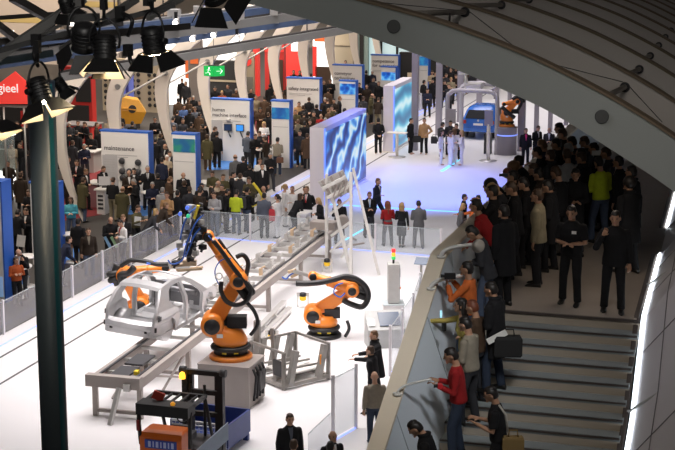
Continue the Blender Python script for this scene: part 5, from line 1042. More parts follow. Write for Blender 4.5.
# ------------------------------------------------------------------ the people
def gp(hx, hy, H, face, pose, kind, top, bot, hair, hs, label, **k):
    p = G(hx, hy, H); z = -.015 if p.x < -22.75 else 0.0
    return person(Vector((p.x, p.y, z)), face, pose, top, bot, hair, label, H=H, kind=kind, hstyle=hs, **k)
def gal(hx, hy, H, face, pose, kind, top, bot, hair, hs, label, **k):
    y = min((14+.02*i for i in range(2400)), key=lambda q: abs(PY(hx, hy, q).z-stair_z(q)-H)); z = stair_z(y); p = PY(hx, hy, y)
    return person(Vector((min(-2.75-.045*max(0, p.y-24), max(-5.5, p.x)) if p.y < 60 else p.x, p.y, z)), face, pose, top, bot, hair, label, H=H, kind=kind, hstyle=hs, **k)
W = dict(shirt='wht'); WT = dict(shirt='wht', tie='dark'); WR_ = dict(shirt='wht', tie='red')
for row in [
 # left aisle, beside the glass railing
 (15.5, 256, 1.58, 150, 'cross', 'jumper', 'rst', 'blk', 'b', 'short', 'person in rust orange jacket with crossed arms by the glass railing', {}),
 (21, 246, 1.74, 200, 'face', 'suit', 'blk', 'chr', 'g', 'bald', 'balding person in black suit bowing the head, hand at face', W),
 (1, 228, 1.76, 150, 'fold', 'suit', 'blk', 'blk', 'k', 'short', 'person in black suit with badge cut off by the left edge', W),
 (16, 209, 1.76, 20, 'low', 'suit', 'blk', 'blk', 'k', 'short', 'person in black suit seen from behind holding a white sheet, left of slate column', {}),
 (27.5, 207, 1.72, 210, 'fold', 'suit', 'blk', 'blk', 'b', 'short', 'person in dark suit facing the one with the white sheet', W),
 (20, 172, 1.80, 10, 'stand', 'coat', 'dbr', 'blk', 'b', 'short', 'broad person in dark brown coat seen from behind, far left', {}),
 (61, 234, 1.75, 60, 'lean', 'suit', 'nvy', 'nvy', 'k', 'short', 'person in navy jacket leaning out from behind the slate column', {}),
 (77.5, 218, 1.78, 15, 'stand', 'suit', 'blk', 'blk', 'k', 'short', 'person in black suit seen from behind beside the leather jacket', {}),
 (88, 227, 1.74, 165, 'stand', 'suit', 'dbr', 'den', 'b', 'short', 'person in dark brown leather jacket and blue jeans by the railing', dict(shirt='gbe')),
 (70.5, 196, 1.66, 175, 'fold', 'jumper', 'teal', 'den', 'b', 'bob', 'person in bright turquoise jacket right of the slate column', {}),
 (81.5, 177, 1.80, 40, 'fold', 'coat', 'olv', 'den', 'b', 'short', 'person in olive brown jacket and jeans behind the turquoise jacket', {}),
 (84, 168, 1.74, 120, 'fold', 'suit', 'blk', 'blk', 'l', 'short', 'brown haired person in dark suit beside the olive jacket', W),
 (66, 156, 1.72, 110, 'fold', 'suit', 'blk', 'blk', 'b', 'short', 'person in dark suit with red tie right of the slate column', WR_),
 (77.5, 159, 1.72, 200, 'fold', 'suit', 'blk', 'blk', 'b', 'short', 'person in dark suit with red tie facing left at the red carpet', WR_),
 (76, 130, 1.85, 20, 'stand', 'coat', 'blk', 'blk', 'k', 'short', 'big person in black coat seen from behind near the first cream rib', {}),
 (69, 121, 1.76, 170, 'fold', 'suit', 'chr', 'blk', 'w', 'short', 'white haired person in dark suit at the red counter', W),
 (79, 120, 1.76, 190, 'stand', 'suit', 'blk', 'blk', 'k', 'short', 'dark haired person in black suit at the red counter', W),
 (87, 121, 1.74, 240, 'low', 'suit', 'blk', 'blk', 'b', 'short', 'person in black suit leaning at the brochure counter by the cream rib', {}),
 (60, 133, 1.76, 25, 'stand', 'coat', 'olv', 'dbr', 'b', 'short', 'person in olive green jacket just right of the slate column top', {}),
 (12.5, 142, 1.74, 170, 'fold', 'coat', 'bge', 'kha', 'b', 'short', 'person in beige raincoat beside the lit showcase', {}),
 (19.5, 142, 1.76, 230, 'stand', 'suit', 'blk', 'blk', 'b', 'short', 'person in dark suit turning to the beige raincoat', {}),
 (26, 122, 1.76, 200, 'stand', 'suit', 'blk', 'blk', 'k', 'short', 'person in black suit left of the slate column, high up', W),
 (17, 121, 1.74, 180, 'stand', 'suit', 'chr', 'blk', 'b', 'short', 'person in charcoal jacket behind the beige raincoat', {}),
 # maintenance panel
 (101.5, 165, 1.74, 130, 'low', 'suit', 'blk', 'blk', 'b', 'short', 'person in black suit at the perforated counter with the monitor', W),
 (112, 177, 1.76, 20, 'fold', 'jumper', 'blk', 'kha', 'b', 'short', 'person in black jumper and khaki trousers seen from behind', {}),
 (121.5, 186, 1.78, 15, 'fold', 'coat', 'olv', 'dbr', 'l', 'bald', 'balding person in olive jacket seen from behind before the maintenance panel', {}),
 (128.5, 169, 1.78, 165, 'fold', 'suit', 'dbr', 'blk', 'b', 'bald', 'bald person in dark brown suit facing forward at the maintenance panel', W),
 (136.5, 167, 1.76, 190, 'fold', 'suit', 'blk', 'blk', 'k', 'short', 'dark haired person in black suit at the maintenance panel', W),
 (145.5, 165, 1.84, 170, 'talk', 'suit', 'blk', 'blk', 'g', 'short', 'tall grey haired person in black suit on the blue carpet', WT),
 (136, 178, 1.70, 250, 'fold', 'suit', 'blk', 'blk', 'g', 'short', 'shorter grey haired person in black suit, in front of the tall one', {}),
 (111.5, 215, 1.76, 150, 'low', 'suit', 'blk', 'blk', 'b', 'bald', 'bald person in black jacket holding two brochures by the railing', {}),
 (122, 214, 1.76, 190, 'fold', 'suit', 'blk', 'kha', 'l', 'short', 'person in white shirt under an open dark jacket by the railing', dict(shirt='wht')),
 (131.5, 219, 1.66, 230, 'fold', 'jumper', 'wht', 'nvy', 'k', 'short', 'person in white sports jacket with a red front panel by the railing', dict(shirt='red')),
 (136.5, 204, 1.74, 120, 'low', 'jumper', 'olv', 'blk', 'b', 'short', 'person in olive shirt holding a white sheet of paper', {}),
 (164.5, 201, 1.70, 60, 'lean', 'coat', 'dbr', 'blk', 'l', 'short', 'person in dark brown coat leaning on the glass railing', {}),
 (167, 208, 1.66, 80, 'lean', 'coat', 'chr', 'blk', 'd', 'bob', 'blond person in charcoal coat leaning on the glass railing', {}),
 (168, 191, 1.76, 200, 'cross', 'jumper', 'tan', 'brn', 'b', 'short', 'person in tan jacket with crossed arms behind the leaning pair', {}),
 (162, 187, 1.70, 30, 'stand', 'coat', 'lgr', 'gry', 'g', 'short', 'person in fluffy pale grey coat at the round table', {}),
 (183, 171, 1.78, 170, 'fold', 'suit', 'blk', 'blk', 'b', 'bald', 'balding person in black suit right of the green picture tower front', W),
 (184, 180, 1.80, 5, 'stand', 'coat', 'blk', 'blk', 'b', 'short', 'big person in black coat seen from behind by the railing corner', {}),
 (171.5, 134, 1.78, 200, 'stand', 'suit', 'blk', 'blk', 'k', 'short', 'person in black suit highest in the group behind the maintenance panel', {}),
 (167, 143, 1.74, 230, 'fold', 'suit', 'blk', 'blk', 'b', 'bald', 'bald person in black suit right of the maintenance panel edge', W),
 (166, 154, 1.70, 150, 'fold', 'suit', 'bge', 'blk', 'w', 'short', 'white haired person in beige jacket by the maintenance panel edge', {}),
 (161.5, 157, 1.74, 20, 'stand', 'suit', 'nvy', 'blk', 'k', 'short', 'person in navy jacket seen from behind at the maintenance panel edge', {}),
 (171, 150, 1.72, 200, 'fold', 'suit', 'chr', 'blk', 'b', 'short', 'person in charcoal suit in the group left of the picture tower', W),
 (155, 116, 1.80, 180, 'fold', 'jumper', 'blk', 'kha', 'k', 'short', 'person in black top and khaki trousers right of the yellow machine', {}),
 (163, 120, 1.74, 90, 'stand', 'suit', 'dbr', 'blk', 'b', 'short', 'person in dark brown jacket facing the cream rib, near yellow machine', {}),
 (168, 176, 1.7, 60, 'fold', 'suit', 'brn', 'blk', 'l', 'short', 'brown haired person in brown jacket below the picture tower', {}),
 (176, 190, 1.74, 20, 'stand', 'suit', 'blk', 'blk', 'k', 'short', 'person in black jacket between leaning pair and railing corner', {}),
 (109, 117, 1.70, 180, 'fold', 'suit', 'bge', 'kha', 'b', 'short', 'person in pale beige jacket above the maintenance panel', {}),
 (119.5, 112, 1.72, 175, 'fold', 'suit', 'blk', 'blk', 'k', 'short', 'person in black suit standing before the yellow machine', W),
 (122, 122, 1.72, 10, 'stand', 'jumper', 'blu', 'den', 'b', 'short', 'person in blue shirt just above the maintenance panel', {}),
 (132, 121, 1.70, 20, 'stand', 'suit', 'blk', 'blk', 'k', 'short', 'person in black jacket at the lower right of the yellow machine', {}),
 (95, 122, 1.72, 90, 'stand', 'suit', 'dbr', 'blk', 'b', 'short', 'person in brown jacket left of the yellow machine', {}),
 # human machine interface
 (213, 126, 1.80, 70, 'fold', 'suit', 'blk', 'blk', 'b', 'short', 'taller of two persons in black suits at the interface panel grey board', {}),
 (216.5, 131, 1.78, 20, 'stand', 'suit', 'blk', 'blk', 'k', 'short', 'person in black suit seen from behind at the interface panel grey board', {}),
 (247, 131, 1.80, 30, 'fold', 'suit', 'bgr', 'chr', 'k', 'short', 'person in blue grey suit looking at the two monitors', {}),
 (254.5, 133, 1.76, 150, 'fold', 'suit', 'blk', 'blk', 'b', 'short', 'person in black suit at the round table by the interface panel', W),
 (260, 130, 1.74, 190, 'low', 'suit', 'chr', 'blk', 'b', 'short', 'person in charcoal suit behind the round table', {}),
 (266.5, 136, 1.76, 300, 'fold', 'suit', 'dbr', 'gry', 'b', 'short', 'person in dark brown jacket beside the beige sweater', {}),
 (264, 121, 1.66, 180, 'fold', 'slim', 'wht', 'blk', 'd', 'bob', 'blond person in white blouse on the red carpet', {}),
 (277, 137, 1.78, 20, 'pointl', 'jumper', 'gbe', 'ddn', 'k', 'short', 'person in pale beige sweater reaching towards the blue picture tower', {}),
 (235.5, 154, 1.78, 340, 'stand', 'suit', 'gry', 'chr', 'b', 'bald', 'bald person in grey suit seen from behind in the middle aisle', {}),
 (243, 156, 1.78, 10, 'stand', 'suit', 'blk', 'blk', 'k', 'short', 'person in black suit seen from behind beside the bald grey suit', {}),
 (260, 157, 1.68, 180, 'fold', 'slim', 'wht', 'blk', 'b', 'short', 'person in white shirt half hidden behind the dark suit in the aisle', {}),
 (259, 163, 1.78, 170, 'stand', 'suit', 'blk', 'blk', 'k', 'short', 'person in open black suit walking forward in the middle aisle', W),
 (224, 173, 1.74, 160, 'fold', 'jumper', 'olv', 'dbr', 'b', 'short', 'person in olive sweater in the row behind the cross railing', {}),
 (231.5, 172, 1.74, 90, 'phone', 'suit', 'blk', 'blk', 'k', 'short', 'person in black suit with hand raised to the ear', {}),
 (216, 180, 1.76, 120, 'fold', 'jumper', 'bge', 'kha', 'g', 'bald', 'balding person in beige shirt behind the cross railing', {}),
 (201, 182, 1.74, 160, 'fold', 'suit', 'blk', 'blk', 'k', 'short', 'person in black suit at the white counter with the round model', W),
 (206.5, 187, 1.74, 270, 'fold', 'suit', 'blk', 'chr', 'k', 'short', 'person in black jacket in profile behind the gripper', {}),
 (203, 193, 1.70, 200, 'fold', 'jumper', 'lgr', 'den', 'b', 'short', 'person in pale striped top behind the gripper frame', {}),
 (227, 189, 1.72, 60, 'fold', 'jumper', 'blk', 'blk', 'k', 'short', 'person in black top left of the lime green jacket', {}),
 (232, 189, 1.74, 20, 'fold', 'jumper', 'lime', 'den', 'k', 'short', 'person in lime green jacket with a black backpack', {}),
 (245.5, 187, 1.78, 40, 'talk', 'jumper', 'blk', 'den', 'k', 'short', 'person in black jacket and jeans with a dark backpack', {}),
 (264, 185, 1.76, 190, 'fold', 'jumper', 'wht', 'lgr', 'l', 'bald', 'balding person in white shirt under the yellow curved pole', {}),
 (262.5, 195, 1.74, 5, 'stand', 'suit', 'bgr', 'chr', 'k', 'short', 'person in blue grey waistcoat seen from behind at the cross railing', {}),
 (275.5, 194, 1.70, 300, 'slim', 'slim', 'wht', 'wht', 'k', 'tail', 'dark haired person in white uniform beside the grey waistcoat', {}),
 (284.5, 184, 1.70, 90, 'slim', 'slim', 'wht', 'wht', 'd', 'tail', 'blond person in white uniform in profile left of the counter', {}),
 (295, 186, 1.70, 200, 'slim', 'slim', 'wht', 'wht', 'l', 'tail', 'light brown haired person in white uniform behind the bowing suit', {}),
 (302.5, 186, 1.72, 190, 'slim', 'slim', 'wht', 'wht', 'k', 'short', 'dark haired person in white uniform behind the red tie', {}),
 (294.5, 192, 1.74, 60, 'lean', 'suit', 'blk', 'chr', 'b', 'bob', 'person in black suit bending over the white counter', {}),
 (307, 186, 1.86, 195, 'back', 'suit', 'blk', 'chr', 'l', 'short', 'tall person in black suit with bright red tie at the counter', WR_),
 (319.5, 198, 1.70, 250, 'fold', 'suit', 'blk', 'chr', 'd', 'bob', 'blond person in black suit left of the A-frame stand', {}),
 (332, 203, 1.70, 180, 'fold', 'suit', 'blk', 'blk', 'b', 'short', 'person in black suit half hidden by the A-frame poles', {}),
 # stage
 (376.5, 178, 1.84, 120, 'walk', 'suit', 'nvy', 'nvy', 'l', 'short', 'tall person in dark suit walking with open hand on the blue lit stage', WT),
 (369, 191, 1.78, 170, 'fold', 'suit', 'blk', 'chr', 'l', 'short', 'person in black suit with a pale blue lanyard beside the A-frame', dict(shirt='wht', tie='lany')),
 (387, 203, 1.70, 350, 'fold', 'slim', 'red', 'gry', 'r', 'long', 'long haired person in red top and grey trousers at the railing', {}),
 (399.5, 203, 1.68, 20, 'slim', 'slim', 'blk', 'chr', 'd', 'bob', 'blond person in black top and grey skirt at the railing', dict(skirt=True)),
 (416, 203, 1.78, 355, 'fold', 'suit', 'gry', 'gry', 'k', 'short', 'person in grey suit seen from behind at the railing', {}),
 (460.5, 203, 1.66, 90, 'fold', 'jumper', 'gry', 'gry', 'd', 'bob', 'blond person in grey jacket at the counter beside the parapet', {}),
 (463.5, 194, 1.76, 100, 'stand', 'suit', 'blk', 'chr', 'k', 'short', 'dark haired person in black vest behind the blond grey jacket', {}),
 (474, 203, 1.72, 270, 'point', 'jumper', 'orn', 'blk', 'k', 'short', 'person in orange sweater reaching left beside the parapet', {}),
 (479, 195, 1.74, 240, 'stand', 'jumper', 'gry', 'chr', 'k', 'short', 'person in grey sweater behind the orange sweater', {}),
 (378.5, 118, 1.80, 350, 'back', 'suit', 'blk', 'blk', 'k', 'short', 'person in black suit standing alone left of the standing table', {}),
 (410.5, 118, 1.80, 120, 'stand', 'suit', 'blk', 'blk', 'k', 'short', 'person in black suit talking to the tan jacket by the grey column', W),
 (424.5, 118, 1.80, 200, 'hip', 'suit', 'tan', 'blk', 'k', 'short', 'person in tan jacket and black trousers by the grey column', dict(shirt='bge')),
 (441, 122, 1.80, 60, 'fold', 'suit', 'chr', 'chr', 'k', 'short', 'person in charcoal suit with a bag behind the white uniforms', {}),
 (450.5, 120, 1.80, 180, 'fold', 'suit', 'chr', 'blk', 'k', 'short', 'person in charcoal suit in the middle behind the white uniforms', {}),
 (457.5, 123, 1.80, 210, 'fold', 'suit', 'blk', 'blk', 'k', 'short', 'person in black suit right behind the white uniforms', {}),
 (443.5, 130, 1.70, 110, 'slim', 'slim', 'wht', 'wht', 'k', 'long', 'leftmost of the white uniformed four, dark long hair', {}),
 (448, 130, 1.72, 60, 'slim', 'slim', 'wht', 'wht', 'b', 'tail', 'second from left of the white uniformed four', {}),
 (454.5, 128, 1.74, 10, 'slim', 'slim', 'wht', 'wht', 'l', 'long', 'tallest of the white uniformed four, seen from behind', {}),
 (462.5, 130, 1.70, 280, 'slim', 'slim', 'wht', 'wht', 'd', 'long', 'rightmost of the white uniformed four', {}),
 (526, 128, 1.76, 180, 'stand', 'suit', 'blk', 'blk', 'k', 'short', 'person in black coat with a pink scarf by the lilac column', dict(shirt='pnk')),
 (537, 125, 1.80, 150, 'fold', 'suit', 'blk', 'nvy', 'b', 'short', 'person in dark suit between the two thin grey columns', W),
 (549.5, 127, 1.78, 190, 'fold', 'suit', 'chr', 'blk', 'l', 'bald', 'balding person in charcoal suit right of the thin columns', W),
 # far railing
 (423.5, 80, 1.78, 60, 'stand', 'suit', 'blk', 'blk', 'k', 'short', 'person in black suit at the far white railing by the cyan tower', {}),
 (427.5, 88, 1.70, 180, 'fold', 'jumper', 'nvy', 'blk', 'k', 'short', 'person in navy top crouching close to the far white railing', {}),
 (432, 70, 1.76, 170, 'fold', 'jumper', 'bge', 'blk', 'b', 'short', 'person in beige shirt in the dark crowd between two columns', {}),
 (436, 72, 1.76, 200, 'stand', 'suit', 'blk', 'tan', 'l', 'short', 'person in black jacket right of the beige shirt, far crowd', W),
 (451, 68, 1.78, 200, 'talk', 'suit', 'blk', 'blk', 'l', 'short', 'person in black suit highest in the far crowd right of the column', W),
 (446, 73, 1.76, 170, 'fold', 'suit', 'chr', 'blk', 'b', 'short', 'person in charcoal suit in the far crowd right of the column', W),
 (451, 77, 1.70, 180, 'fold', 'jumper', 'kha', 'blk', 'd', 'short', 'person in khaki top in the far crowd at the railing', {}),
 (444.5, 80, 1.74, 180, 'fold', 'suit', 'blk', 'blk', 'k', 'short', 'person in black suit closest to the column at the far railing', W),
 (456, 74, 1.74, 190, 'fold', 'suit', 'dbr', 'blk', 'b', 'short', 'person in brown jacket at the right end of the far crowd', {}),
 (373.5, 77, 1.80, 175, 'stand', 'suit', 'chr', 'chr', 'k', 'short', 'person in dark grey suit before the automotive panel tower', WT),
 (370.5, 93, 1.72, 90, 'fold', 'coat', 'olv', 'blk', 'k', 'bald', 'person in olive coat lower left of the automotive tower', {}),
 (359, 82, 1.78, 170, 'fold', 'suit', 'blk', 'blk', 'k', 'short', 'person in black suit with badge right of the conveyor tower', W),
 (366, 70, 1.76, 20, 'stand', 'suit', 'blk', 'blk', 'k', 'short', 'person in black jacket at the edge of the conveyor technology panel', {}),
 (379, 81, 1.74, 200, 'stand', 'suit', 'blk', 'blk', 'b', 'short', 'person in black jacket left of the automotive tower', {}),
 (378, 97, 1.70, 20, 'low', 'suit', 'dbr', 'kha', 'b', 'short', 'person in brown jacket behind the second video block', {}),
 # middle crowd under the safety panel
 (299, 101, 1.76, 180, 'fold', 'coat', 'tan', 'brn', 'b', 'short', 'person in tan coat under the safety integrated panel', {}),
 (303, 105, 1.78, 10, 'stand', 'suit', 'blk', 'blk', 'b', 'short', 'person in black suit seen from behind under the safety integrated panel', {}),
 (310, 119, 1.72, 180, 'fold', 'suit', 'dbr', 'blk', 'b', 'short', 'person in dark brown jacket right of the blue picture tower, facing forward', W),
 (316.5, 104, 1.78, 20, 'stand', 'coat', 'blk', 'blk', 'k', 'short', 'person in black coat in the middle of the crowd behind the big video block', {}),
 (321, 113, 1.72, 180, 'fold', 'jumper', 'red', 'blk', 'b', 'bald', 'balding person in red sweater behind the big video block', {}),
 (328, 108, 1.74, 60, 'stand', 'suit', 'brn', 'brn', 'l', 'short', 'person in reddish brown jacket behind the big video block', {}),
 (332.5, 105, 1.74, 200, 'fold', 'jumper', 'olv', 'gry', 'b', 'short', 'person in green sweater behind the big video block', {}),
 (297.5, 119, 1.74, 0, 'stand', 'coat', 'kha', 'brn', 'l', 'short', 'person in khaki coat just right of the blue picture tower', {}),
 (344, 108, 1.78, 60, 'stand', 'suit', 'blk', 'blk', 'k', 'short', 'dark haired person in black peeking over the big video block', {}),
 (304.5, 121, 1.74, 10, 'stand', 'suit', 'blk', 'blk', 'k', 'short', 'person in black jacket seen from behind right of the blue picture tower', {}),
 (339, 96, 1.74, 90, 'stand', 'suit', 'blk', 'blk', 'l', 'short', 'person in black suit left of the conveyor picture tower', {}),
 (334, 98, 1.72, 180, 'fold', 'suit', 'dbr', 'blk', 'k', 'short', 'person in brown suit behind the green sweater', {}),
 (307, 133, 1.74, 20, 'stand', 'coat', 'brn', 'blk', 'b', 'short', 'person in brown coat left of the big video block', {}),
 (300, 130, 1.74, 200, 'stand', 'suit', 'chr', 'blk', 'k', 'short', 'person in charcoal suit between blue picture tower and video block', {}),
 (295, 70, 1.74, 180, 'stand', 'suit', 'blk', 'blk', 'k', 'short', 'leftmost of three persons before the bright orange red stand', {}),
 (299.5, 70, 1.76, 180, 'stand', 'suit', 'blk', 'blk', 'b', 'short', 'middle of three persons before the bright orange red stand', {}),
 (305, 70, 1.74, 200, 'stand', 'suit', 'chr', 'blk', 'k', 'short', 'rightmost of three persons before the bright orange red stand', {}),
 (345.5, 60, 1.76, 180, 'stand', 'suit', 'blk', 'blk', 'k', 'short', 'person in black above the conveyor technology panel', {}),
 (376, 49, 1.80, 180, 'stand', 'suit', 'blk', 'blk', 'k', 'short', 'left dark figure before the bright window wall', {}), (392, 49, 1.80, 180, 'stand', 'suit', 'nvy', 'blk', 'k', 'short', 'right dark figure before the bright window wall', {}),
 # crowd between the near ribs
 (182, 78, 1.80, 180, 'stand', 'suit', 'blk', 'blk', 'k', 'short', 'left person standing before the bright white stand wall', {}), (186, 81, 1.80, 200, 'stand', 'suit', 'chr', 'blk', 'k', 'short', 'right person standing before the bright white stand wall', {}),
 (183, 104, 1.72, 150, 'fold', 'jumper', 'blu', 'blk', 'k', 'short', 'person in blue shirt below the bright white stand wall', {}), (189.5, 109, 1.76, 10, 'stand', 'coat', 'blk', 'blk', 'k', 'short', 'person in black coat seen from behind above the green picture tower', {}),
 (195, 106, 1.74, 180, 'fold', 'jumper', 'bgr', 'blk', 'b', 'short', 'person in grey blue shirt left of the interface panel', {}), (199, 112, 1.74, 30, 'stand', 'coat', 'brn', 'brn', 'k', 'short', 'person in brown coat at the left edge of the interface panel', {}),
 (182, 118, 1.70, 150, 'fold', 'suit', 'chr', 'blk', 'b', 'short', 'person in charcoal jacket above the green picture tower', {}), (191, 122, 1.74, 20, 'stand', 'suit', 'dbr', 'blk', 'k', 'short', 'person in dark brown jacket above the right side of the picture tower', {}),
 (203, 124, 1.74, 300, 'stand', 'coat', 'dbr', 'brn', 'k', 'short', 'person in brown coat left of the two suits at the interface panel', {}), (207, 134, 1.72, 20, 'stand', 'coat', 'olv', 'brn', 'b', 'short', 'person in olive coat beside the picture tower blue edge', {}),
 (260, 107, 1.68, 170, 'fold', 'coat', 'brn', 'brn', 'k', 'bob', 'person in grey brown coat between interface panel and blue tower', {}), (271, 101, 1.76, 10, 'stand', 'coat', 'dbr', 'dbr', 'k', 'short', 'person in dark brown coat at the top of the blue picture tower', {}),
 (251, 88, 1.76, 180, 'stand', 'suit', 'blk', 'blk', 'k', 'short', 'person in black right of the exit sign stand', {}), (215, 86, 1.76, 180, 'fold', 'suit', 'blk', 'blk', 'k', 'short', 'person in black under the green exit sign', {}),
 (228, 84, 1.76, 200, 'stand', 'suit', 'chr', 'blk', 'k', 'short', 'person in charcoal right of the green exit sign', {}), (222, 90, 1.68, 180, 'fold', 'jumper', 'rst', 'blk', 'd', 'short', 'person in rust red top under the green exit sign', {}),
 (257, 95, 1.74, 160, 'stand', 'suit', 'kha', 'brn', 'b', 'short', 'person in khaki jacket above the interface panel right end', {}), (281, 90, 1.72, 180, 'fold', 'jumper', 'brn', 'blk', 'k', 'short', 'person in brown top above the blue picture tower', {}),
 (275, 78, 1.74, 190, 'stand', 'suit', 'blk', 'blk', 'k', 'short', 'person in black in the brown doorway of the red stand', {}), (284, 98, 1.72, 150, 'fold', 'suit', 'chr', 'blk', 'b', 'short', 'person in charcoal jacket left of the safety integrated panel', {}),
 (324, 80, 1.76, 180, 'stand', 'suit', 'blk', 'blk', 'b', 'short', 'person in black between the safety and conveyor panels', {}), (328, 88, 1.74, 20, 'stand', 'suit', 'brn', 'blk', 'k', 'short', 'person in brown between the safety and conveyor panels', {}), (325, 97, 1.72, 180, 'fold', 'suit', 'dbr', 'blk', 'g', 'short', 'grey haired person at the right edge of the safety panel', {}),
 # bottom edge
 (289.5, 413, 1.80, 165, 'stand', 'suit', 'blk', 'blk', 'b', 'short', 'person in black suit facing forward at the bottom edge', dict(shirt='bgr')),
 (293, 440, 1.74, 20, 'stand', 'suit', 'blk', 'blk', 'b', 'short', 'dark brown head low at the bottom edge before the black suit', {}), (331.5, 431, 1.78, 150, 'stand', 'suit', 'blk', 'blk', 'b', 'bald', 'bald person in black suit at the bottom edge', W), (330, 441, 1.70, 20, 'stand', 'suit', 'blk', 'blk', 'k', 'short', 'dark haired head low at the bottom edge before the bald person', {}),
 (377, 330, 1.82, 250, 'pointl', 'coat', 'blk', 'chr', 'l', 'short', 'light haired person in dark blazer and blue shirt below the console', {}),
 (373.5, 346, 1.76, 290, 'point', 'coat', 'blk', 'blk', 'b', 'short', 'person in black coat pointing left over the glass railing', {}),
 (375, 372, 1.78, 350, 'stand', 'jumper', 'gbe', 'ddn', None, 'short', 'bald person in beige hooded sweater and jeans at the glass railing', {}),
]:
    gp(*row[:11], far=(row[1] < 140 and row[0] < 470), **row[11])
